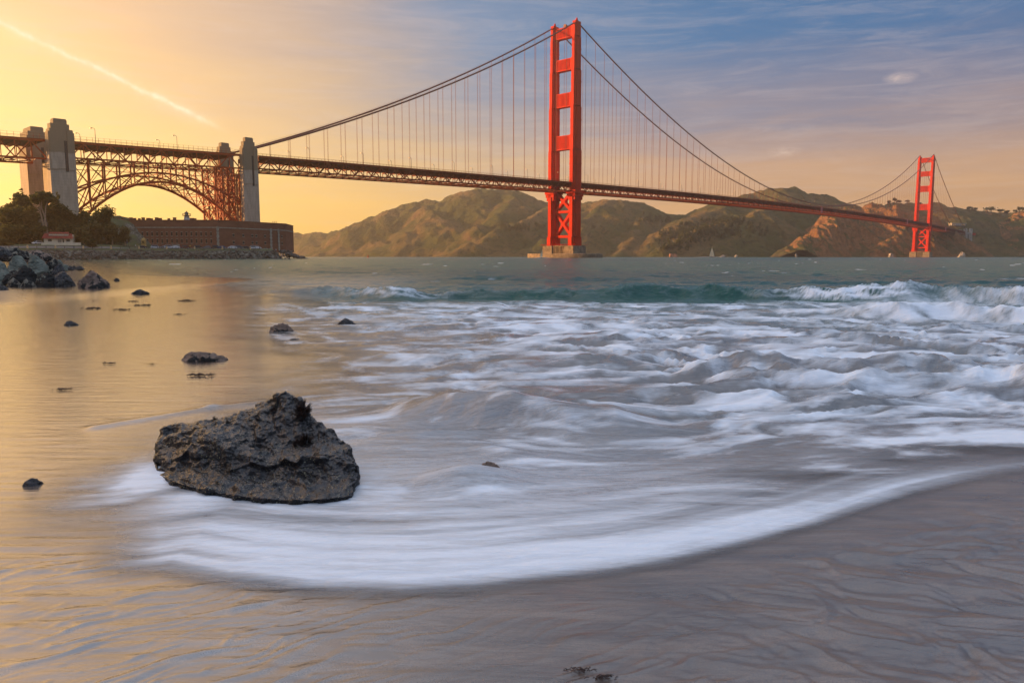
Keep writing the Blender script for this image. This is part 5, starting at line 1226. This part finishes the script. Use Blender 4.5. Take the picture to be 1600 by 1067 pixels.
def ridge_tree(px_, py_, hpx, wpx, lab, i, nm='hilltop_tree'):
    best = None
    for dy in np.arange(-6, 14, 1.0):
        h_ = onhill(px_, py_ + dy)
        if h_: best = h_; break
    if best is None: return
    k = best.y / F; H_ = hpx * k; W_ = wpx * k; o = empty(nm, best); tag(o, lab, 'tree', 'trees on the far skyline'); rr = random.Random(i)
    link('crown', leaves([(rr.uniform(-.35, .35) * W_, rr.uniform(-.3, .3) * W_, H_ * rr.uniform(.4, .75), W_ * .3, W_ * .25, H_ * .28) for _ in range(7)], 500, 1.5, i), M_CYP, o)
    MB().tube([(0, 0, -2), (0, 0, H_ * .6)], [.8, .4], 6).build('trunk', M_BARK, o)
for i, (a, b_, h_, w_, lab) in enumerate(((1397, 316, 7, 6, 'tall dark pine on the skyline left of the far tower'), (1388, 319, 5, 6, 'small pine on the skyline just left of the tallest one by the far tower'), (1404, 318, 5, 7, 'spreading pine on the skyline close left of the far tower'), (1418, 319, 4, 8, 'low tree clump on the ridge touching the far tower'),
        (1515, 328, 5, 8, 'small dark tree at the left start of the right hand skyline'), (1523, 328, 5, 7, 'round tree second from the left on the right hand skyline'), (1548, 332, 8, 16, 'broad dark tree crown, largest on the right hand skyline'), (1562, 334, 5, 12, 'low tree right of the largest one on the skyline'), (1573, 335, 4, 8, 'low tree fifth along the right hand skyline'), (1586, 334, 5, 5, 'slender tree alone on the right hand skyline'), (1596, 333, 7, 9, 'dark tree at the right edge of the skyline'), (1436, 318, 3, 7, 'tiny tree on the ridge behind the far tower'), (1574, 352, 4, 6, 'single bush halfway down the right hand slope'))):
    ridge_tree(a, b_, h_, w_, lab, 400 + i)
h_ = onhill(1492, 352)
if h_:
    o = empty('lookout_building', (h_.x, h_.y - 12, h_.z - 2), RZ + .9); tag(o, 'long low grey building with orange panels on the slope right of the far tower', 'building')
    MB().box(-22, 22, -6, 6, 0, 6).build('wall', M_CONC, o); MB().box(-23, 23, -7, 7, 6, 7).build('roof', M_WHITE, o)
    for x in (-15, 13): MB().box(x - 5, x + 5, -6.3, -6.05, 1, 4).build('panel', M_LAMP, o)
#@ENDFAR

# ================================================================== ROCKS ON THE BEACH
#@ROCKS
# the big rock in the foreground
CX, CY = aty(400, 775, 4.3).x, 4.5
def rp(px_, py_, Yd):
    if py_ > 763 or (px_ < 275 and py_ > 735): Yd = at(px_, py_, 0.03).y - 0.02
    else: Yd = Yd + 0.36 + 0.16 * min(1, max(0, (330 - px_) / 70))
    p = aty(px_, py_, Yd); return (p.x - CX, p.y - CY, p.z)
rows = [
 [rp(246, 700, 4.25), rp(262, 690, 4.55), rp(331, 680, 4.75), rp(397, 670, 4.8), rp(446, 665, 4.8), rp(480, 680, 4.75), rp(520, 700, 4.6), rp(550, 720, 4.3), rp(558, 740, 4.0)],
 [rp(250, 669, 4.16), rp(268, 664, 4.26), rp(331, 657, 4.30), rp(397, 637, 4.36), rp(444, 614, 4.34), rp(464, 621, 4.30), rp(484, 650, 4.22), rp(520, 676, 4.12), rp(556, 706, 3.98)],
 [rp(247, 678, 4.10), rp(268, 676, 4.16), rp(318, 665, 4.18), rp(372, 668, 4.16), rp(430, 668, 4.14), rp(463, 668, 4.12), rp(488, 684, 4.06), rp(520, 692, 4.00), rp(557, 710, 3.93)],
 [rp(242, 700, 4.04), rp(262, 684, 4.06), rp(322, 671, 4.02), rp(368, 690, 3.98), rp(420, 704, 3.98), rp(462, 700, 3.97), rp(500, 699, 3.94), rp(530, 701, 3.90), rp(559, 716, 3.88)],
 [rp(238, 710, 4.00), rp(262, 706, 3.96), rp(322, 686, 3.93), rp(385, 712, 3.83), rp(420, 720, 3.80), rp(462, 722, 3.78), rp(500, 720, 3.77), rp(540, 711, 3.79), rp(561, 724, 3.83)],
 [rp(238, 722, 3.99), rp(268, 736, 3.88), rp(318, 730, 3.84), rp(372, 744, 3.74), rp(420, 750, 3.71), rp(462, 752, 3.70), rp(505, 748, 3.69), rp(548, 740, 3.72), rp(563, 738, 3.80)],
 [rp(242, 738, 3.98), rp(270, 752, 3.86), rp(312, 764, 3.81), rp(360, 773, 3.74), rp(412, 779, 3.71), rp(462, 781, 3.69), rp(505, 780, 3.69), rp(546, 774, 3.72), rp(557, 764, 3.80)],
]
rows[0] = [(x, y, min(z, 0.22)) for x, y, z in rows[0]]; rows[5][0] = rp(237, 722, 4.1); rows[6][0] = tuple(at(240, 737) - Vector((CX, CY, 0)))
rows = [[(x * .9, y + 0.12, -0.12) for x, y, z in rows[0]]] + rows + [[(x * .98, y + 0.04, -0.16) for x, y, z in rows[-1]]]
Rr = np.array(rows); nr, nc = Rr.shape[:2]; NU, NV = 560, 460
def catmull(A, n):
    m_ = len(A); t_ = np.linspace(0, m_ - 1, n); i = np.clip(t_.astype(int), 0, m_ - 2); f = (t_ - i)[:, None, None] if A.ndim == 3 else (t_ - i)[:, None]
    p0, p1, p2, p3 = A[np.maximum(i - 1, 0)], A[i], A[i + 1], A[np.minimum(i + 2, m_ - 1)]
    cub = 0.5 * ((2 * p1) + (-p0 + p2) * f + (2 * p0 - 5 * p1 + 4 * p2 - p3) * f ** 2 + (-p0 + 3 * p1 - 3 * p2 + p3) * f ** 3); return 0.15 * cub + 0.85 * (p1 * (1 - f) + p2 * f)
G_ = catmull(Rr, NV); G_ = np.swapaxes(catmull(np.swapaxes(G_, 0, 1), NU), 0, 1)
# close the two ends by pulling them to their own middle line
u_ = np.linspace(0, 1, NU); cap = np.clip(np.minimum(u_, 1 - u_) / 0.05, 0, 1); cap = np.sqrt(1 - (1 - cap) ** 2)[None, :, None]
midl = G_.mean(axis=0, keepdims=True); G_ = midl + (G_ - midl) * np.maximum(cap, 0.02)
me_ = gridmesh('boulder', G_[..., 0], G_[..., 1], G_[..., 2])
co = G_.reshape(-1, 3).astype(np.float32); no_ = np.array([v_.normal[:] for v_ in me_.vertices])
if no_[np.argmax(co[:, 2])][2] < 0:
    me_.flip_normals(); no_ = -no_
dis = np.empty(len(co))
for i, c3 in enumerate(co):
    p = Vector(c3) * 5.0; q_ = Vector(c3)
    a_ = mnoise.ridged_multi_fractal(p + Vector((3, 1, 7)), 0.9, 2.1, 5, 1.0, 2.0) - 1.1; b2_ = mnoise.fractal(p * 4, 0.9, 2.1, 3)
    v1 = mnoise.voronoi(q_ * 4.2 + Vector((2, 5, 1)) + Vector((mnoise.noise(q_ * 6), mnoise.noise(q_ * 6 + Vector((9, 2, 4))), mnoise.noise(q_ * 6 + Vector((1, 8, 3))))) * .35)[0]; v2_ = mnoise.cell(q_ * 7 + Vector((mnoise.noise(q_ * 9) * .6, mnoise.noise(q_ * 9 + Vector((5, 5, 5))) * .6, 0)))
    vf = mnoise.voronoi(q_ * 6.0 + Vector((4, 2, 9)) + Vector((mnoise.noise(q_ * 8), mnoise.noise(q_ * 8 + Vector((9, 2, 4))), mnoise.noise(q_ * 8 + Vector((1, 8, 3))))) * .3)
    c0 = vf[1][0]; rv = mnoise.random_unit_vector() if False else Vector((mnoise.cell(c0 * 31.7) - .5, mnoise.cell(c0 * 17.3 + Vector((5, 5, 5))) - .5, mnoise.cell(c0 * 23.1 + Vector((9, 1, 3))) - .5))
    fac = (q_ * 6.0 + Vector((4, 2, 9)) - c0).dot(rv); edge_ = min(1.0, (vf[0][1] - vf[0][0]) / 0.12)
    dis[i] = 0.018 * a_ + 0.011 * b2_ + 0.010 * (v1[0] - 0.5) + 0.020 * fac * edge_ - 0.004 * (1 - edge_)
co = co + (no_ * dis[:, None]).astype(np.float32); me_.vertices.foreach_set('co', co.ravel()); me_.update()
def big_rock_material():
    m = bpy.data.materials.new('wet_black_rock'); m.use_nodes = True; t = NT(m.node_tree); b = t.n['Principled BSDF']
    tcn = t.node('ShaderNodeTexCoord'); g = tcn.outputs['Object']; ge = t.node('ShaderNodeNewGeometry'); s = t.node('ShaderNodeSeparateXYZ'); t.l.new(ge.outputs['Normal'], s.inputs[0])
    n1 = t.noise(g, 5, 8, 0.65, 0.5); n2 = t.noise(g, 20, 8, 0.75, 0.4); n3 = t.noise(g, 90, 3, 0.7)
    c_ = t.mix(t.ramp(n1, [(0.35, 0.0), (0.65, 1.0)]), (0.004, 0.004, 0.005), (0.022, 0.019, 0.021))
    c_ = t.mix(t.m('MULTIPLY', t.ramp(n2, [(0.5, 0.0), (0.62, 1.0)]), 0.6), c_, (0.022, 0.014, 0.011))
    vd = t.vor(g, 92); cl = t.ramp(t.noise(g, 6.0, 10, 0.85), [(0.47, 0.0), (0.53, 1.0)]); rnd = t.ramp(t.vor(g, 92, out=1), [(0.40, 0.0), (0.70, 1.0)])
    k_ = t.m('MULTIPLY', t.m('MULTIPLY', t.ramp(vd, [(0.26, 1.0), (0.42, 0.0)]), cl), rnd)
    c_ = t.mix(k_, c_, (0.36, 0.32, 0.20)); t.l.new(c_, b.inputs['Base Color'])
    wet_ = t.ramp(t.m('ADD', s.outputs[2], t.m('MULTIPLY', t.m('SUBTRACT', n1, 0.5), 0.8)), [(0.45, 0.0), (0.85, 1.0)])
    t.l.new(t.m('SUBTRACT', t.m('ADD', 0.16, t.m('MULTIPLY', n2, 0.40)), t.m('MULTIPLY', wet_, 0.20)), b.inputs['Roughness']); b.inputs['Specular IOR Level'].default_value = 0.32; t.l.new(t.m('MULTIPLY', wet_, 0.75), b.inputs['Coat Weight']); b.inputs['Coat Roughness'].default_value = 0.08; b.inputs['Coat IOR'].default_value = 1.5
    bc = t.node('ShaderNodeBump'); bc.inputs['Strength'].default_value = 0.6; bc.inputs['Distance'].default_value = 0.008; t.l.new(n2, bc.inputs['Height']); t.l.new(bc.outputs[0], b.inputs['Coat Normal'])
    bp = t.node('ShaderNodeBump'); bp.inputs['Strength'].default_value = 1.0; bp.inputs['Distance'].default_value = 0.022
    t.l.new(t.m('ADD', t.m('ADD', n2, t.m('MULTIPLY', n3, 0.4)), t.m('MULTIPLY', k_, 0.5)), bp.inputs['Height']); t.l.new(bp.outputs[0], b.inputs['Normal']); return m
rock = link('boulder', me_, big_rock_material(), None, (CX, CY, 0), True); tag(rock, 'large dark wet barnacled boulder rising to a peak out of the swirling white water', 'boulder')
bvr = BVHTree.FromPolygons([v_.co[:] for v_ in me_.vertices], [tuple(p.vertices) for p in me_.polygons])
M_WEED = mat('seaweed_frond', (0.030, 0.015, 0.010), 0.5, 0.5)
def weed_tuft(px_, py_, size, n_, seed):
    d = dirpx(px_, py_); h_ = bvr.ray_cast(Vector((-CX, -CY, CH)), d, 20)
    if h_[0] is None:
        h_ = bvr.find_nearest(Vector(rp(px_, py_, 4.15)))
    P = h_[0]; N_ = h_[1]; r = random.Random(seed); q = MB()
    for i in range(n_):
        a = Vector((r.gauss(0, 1), r.gauss(0, 1), r.gauss(0, 1))).normalized(); dr = (N_ * 0.9 + a * 0.9 + Vector((0, 0, .3))).normalized(); st = P + a * size * .35 - N_ * .004; L_ = size * r.uniform(.3, .8)
        q.tube([st, st + dr * L_ * .5 + a * L_ * .1, st + dr * L_ + a * L_ * .3], [size * .07, size * .06, size * .02], 4)
    q.build('seaweed_tuft', M_WEED, rock)
for i, (a, b_, s__, n_) in enumerate(((473, 641, .045, 110), (470, 652, .035, 70), (413, 626, .012, 26), (388, 639, .016, 40), (369, 647, .010, 22), (335, 656, .018, 40), (309, 662, .010, 20), (427, 642, .022, 50), (320, 667, .012, 26), (478, 690, .04, 110), (465, 695, .03, 70), (506, 680, .016, 36), (519, 685, .012, 30), (537, 691, .010, 24), (560, 714, .012, 30), (356, 660, .016, 34), (376, 706, .012, 16))):
    weed_tuft(a, b_, s__ * 1.35, n_, 500 + i)
# other rocks
GREEN = rock_mat('serpentine', (0.105, 0.110, 0.085), (0.24, 0.245, 0.19), None, 0.85, 0.9, 0.7, 0.0)
GREENW = rock_mat('serpentine_weedy', (0.12, 0.13, 0.10), (0.30, 0.31, 0.24), None, 0.8, 1.4, 0.9, 1.4)
BROWN = rock_mat('brown_rock', (0.13, 0.085, 0.06), (0.32, 0.21, 0.15), None, 0.7, 1.6, 0.9, 0.2)
BLACK = rock_mat('black_rock', (0.018, 0.017, 0.020), (0.06, 0.055, 0.06), (0.28, 0.25, 0.2), 0.5, 2.0, 0.9, 0.6)
TAN = rock_mat('tan_rock', (0.13, 0.11, 0.08), (0.26, 0.22, 0.16), None, 0.8, 1.5, 0.8, 0.6)
def boulder(x0, x1, yt, yb, Yd, m, lab, seed, name='boulder', facet=0.10, grp=None, dp=0.8, n=15):
    """a rock that fills the picture box x0..x1, yt..yb at depth Yd"""
    a, b_ = aty(x0, yb, Yd), aty(x1, yb, Yd); w = (b_.x - a.x); h_ = aty(x0, yt, Yd).z - a.z; r = random.Random(seed); P = []; sk_ = r.uniform(-.14, .14)
    for i in range(n):
        th = 2 * pi * i / n + r.uniform(-.2, .2); P.append((cos(th) * w / 2 * r.uniform(.86, 1), sin(th) * w / 2 * dp * r.uniform(.8, 1), r.uniform(-.25, .25) * h_ * .5 - h_ * .08))
    for i in range(n):
        th = 2 * pi * i / n + r.uniform(-.3, .3); k = r.uniform(.3, .85); P.append((cos(th) * w / 2 * k + sk_ * w * .6, sin(th) * w / 2 * dp * k, h_ * (1.0 - k ** 2.4) * r.uniform(.72, 1.0)))
    P.append((sk_ * w, 0, h_ * 1.0)); P.append((0, 0, -h_ * .4))
    s__ = max(w, h_); me_ = rock_mesh(name, P, s__ / 42, s__ * 0.05, 2.6 / s__, seed, True, s__ * 0.022, facet * s__)
    o = link(name, me_, m, None, ((a.x + b_.x) / 2, Yd + w * dp * .25, a.z), True); tag(o, lab, 'rock', grp); return o
G1 = 'boulders piled at the left edge of the beach'
for i, (x0, x1, yt, yb, Yd, m, lab) in enumerate((
    (36, 74, 396, 425, 34, GREEN, 'large smooth grey green boulder at the top right of the left pile'),
    (6, 42, 397, 424, 34.5, GREEN, 'large blue green boulder at the top middle of the left pile'),
    (-24, 12, 403, 430, 33, GREEN, 'grey green boulder cut by the left edge of the photo'),
    (-4, 54, 415, 440, 31, GREENW, 'long pale green boulder draped with black weed in the left pile'),
    (-28, 14, 421, 441, 31, GREEN, 'smooth green boulder low at the left edge'),
    (74, 102, 412, 432, 34, BLACK, 'dark pointed boulder at the right shoulder of the left pile'),
    (70, 115, 424, 449, 30.5, BLACK, 'black wet weedy boulder at the right foot of the left pile'),
    (44, 92, 425, 449, 30.3, GREENW, 'speckled weed covered boulder in the middle front of the left pile'),
    (28, 56, 435, 449, 30, TAN, 'rounded tan boulder at the front of the left pile'),
    (8, 32, 434, 448, 30.2, TAN, 'mottled pale brown boulder at the front left of the pile'),
    (66, 82, 408, 426, 36, TAN, 'small pale pinkish boulder wedged behind the dark pointed one'),
    (64, 96, 404, 421, 46, TAN, 'brown boulder behind the pile beside the water'),
    (84, 98, 405, 415, 50, GREEN, 'small blue green rock far behind the pile at the water'),
    (94, 110, 412, 421, 42, GREEN, 'small green rock right of the pile by the wet sand'),
    (104, 115, 415, 421, 41, BLACK, 'tiny black rock at the right tip of the pile'),
    (-40, 40, 386, 404, 52, TAN, 'big brown boulder high at the back of the left pile'),
    (20, 78, 391, 406, 58, BROWN, 'dark brown boulder ridge behind the left pile'),
    (-20, 16, 384, 398, 48, BLACK, 'black sloping boulder at the very top left of the pile'))):
    boulder(x0, x1, yt, yb, Yd, m, lab, 100 + i, grp=G1, facet=0.05)
for i, (x0, x1, yt, yb, Yd, m, lab, dp) in enumerate((
    (116, 171, 421, 453, 29, BROWN, 'brown pitted boulder alone on golden wet sand right of the left pile', .8),
    (-14, 11, 443, 453, 27, BLACK, 'smooth dark blue stone at the left edge on the sand', .8),
    (200, 233, 452, 460, 26, BLACK, 'low dark wedge of rock in the golden wet sand', .5),
    (96, 124, 501, 511, 14.2, BLACK, 'small dark stone alone in the shallow film left of centre', .7),
    (520, 560, 497, 512, 14.0, BLACK, 'dark jagged rock sticking out of the surf below the breaker', .7),
    (416, 462, 506, 519, 12.8, BROWN, 'low streaked rock left of the jagged one in the surf', .6),
    (272, 356, 550, 564, 9.3, BROWN, 'long flat weedy rock breaking the shallow water behind the big boulder', .5),
    (445, 478, 529, 535, 11.5, BLACK, 'tiny black rock tips in the wash', .6),
    (112, 119, 415, 419, 45, BLACK, 'tiny far rock at the waterline right of the pile', .6),
    (113, 131, 415, 421, 43, BLACK, 'low black rock slab on the sand beyond the pile', .6),
    (176, 187, 434, 439, 37, BLACK, 'tiny dark stone on the far wet sand', .6),
    (20, 72, 748, 768, 4.15, BLACK, 'small pebbly dark rock at the left edge beside the foam', .6),
    (725, 805, 722, 760, 4.28, BROWN, 'low brown rock washed over by silky water right of the big boulder', .6))):
    boulder(x0, x1, yt, yb, Yd, m, lab, 200 + i, facet=0.06, dp=dp)
# weed scraps on the wet sand
M_SCRAP = mat('seaweed_scrap', (0.06, 0.028, 0.018), 0.6); rr = random.Random(3)
def scrap(px_, py_, size, seed, lab):
    p = at(px_, py_); r = random.Random(seed); q = MB()
    for i in range(26):
        a = r.uniform(0, 6.3); rr_ = size * r.random(); x, y = cos(a) * rr_ * 1.8, sin(a) * rr_ * .7; L_ = size * r.uniform(.2, .7); b2 = r.uniform(-.5, .5)
        q.tube([(x, y, 0), (x + L_ * .5, y + L_ * b2 * .4, size * r.uniform(.05, .28)), (x + L_, y + L_ * b2, 0.0)], [size * .05, size * .06, size * .03], 4)
    tag(q.build('seaweed_scrap', M_SCRAP, None, (p.x, p.y, -0.004)), lab, 'seaweed', 'scraps of seaweed on the wet sand')
for i, (a, b_, s__, lab) in enumerate(((140, 482, .28, 'pair of dark weed scraps on the golden sand below the brown boulder'), (222, 477, .25, 'dark weed scrap right of the pair on golden sand'), (207, 471, .2, 'small weed scrap nearest the low dark wedge rock'), (188, 484, .25, 'thin weed streak below the golden sand wedge'), (278, 491, .15, 'small dark weed knot at the edge of the surf'), (290, 470, .3, 'weed scrap where the sand meets the grey wash'), (96, 608, .06, 'tiny dark scrap alone on bare golden sand'), (170, 567, .10, 'weed streak left of the long flat rock'), (310, 586, .16, 'flat weed patch below the long flat rock'), (235, 568, .06, 'little weed speck on bare sand'),
        (905, 1045, .03, 'reddish scatter of weed at the bottom of the photo'), (938, 1056, .03, 'second reddish weed scatter at the bottom edge'))):
    scrap(a, b_, s__ * (0.55 if b_ < 600 else 1), 600 + i, lab)
#@ENDROCKS

# ================================================================== HAZE
hz_ = MB().box(-4450, 4450, -70, 4100, -6, 262).build('haze', None)
m = bpy.data.materials.new('haze'); m.use_nodes = True; t = NT(m.node_tree); t.n.remove(t.n['Principled BSDF'])
pv = t.node('ShaderNodeVolumePrincipled'); pv.inputs['Color'].default_value = (1.0, 0.86, 0.70, 1); pv.inputs['Density'].default_value = 0.00011; pv.inputs['Anisotropy'].default_value = 0.68
t.l.new(pv.outputs[0], t.n['Material Output'].inputs['Volume']); hz_.data.materials.clear(); hz_.data.materials.append(m); tag(hz_, kind='stuff')
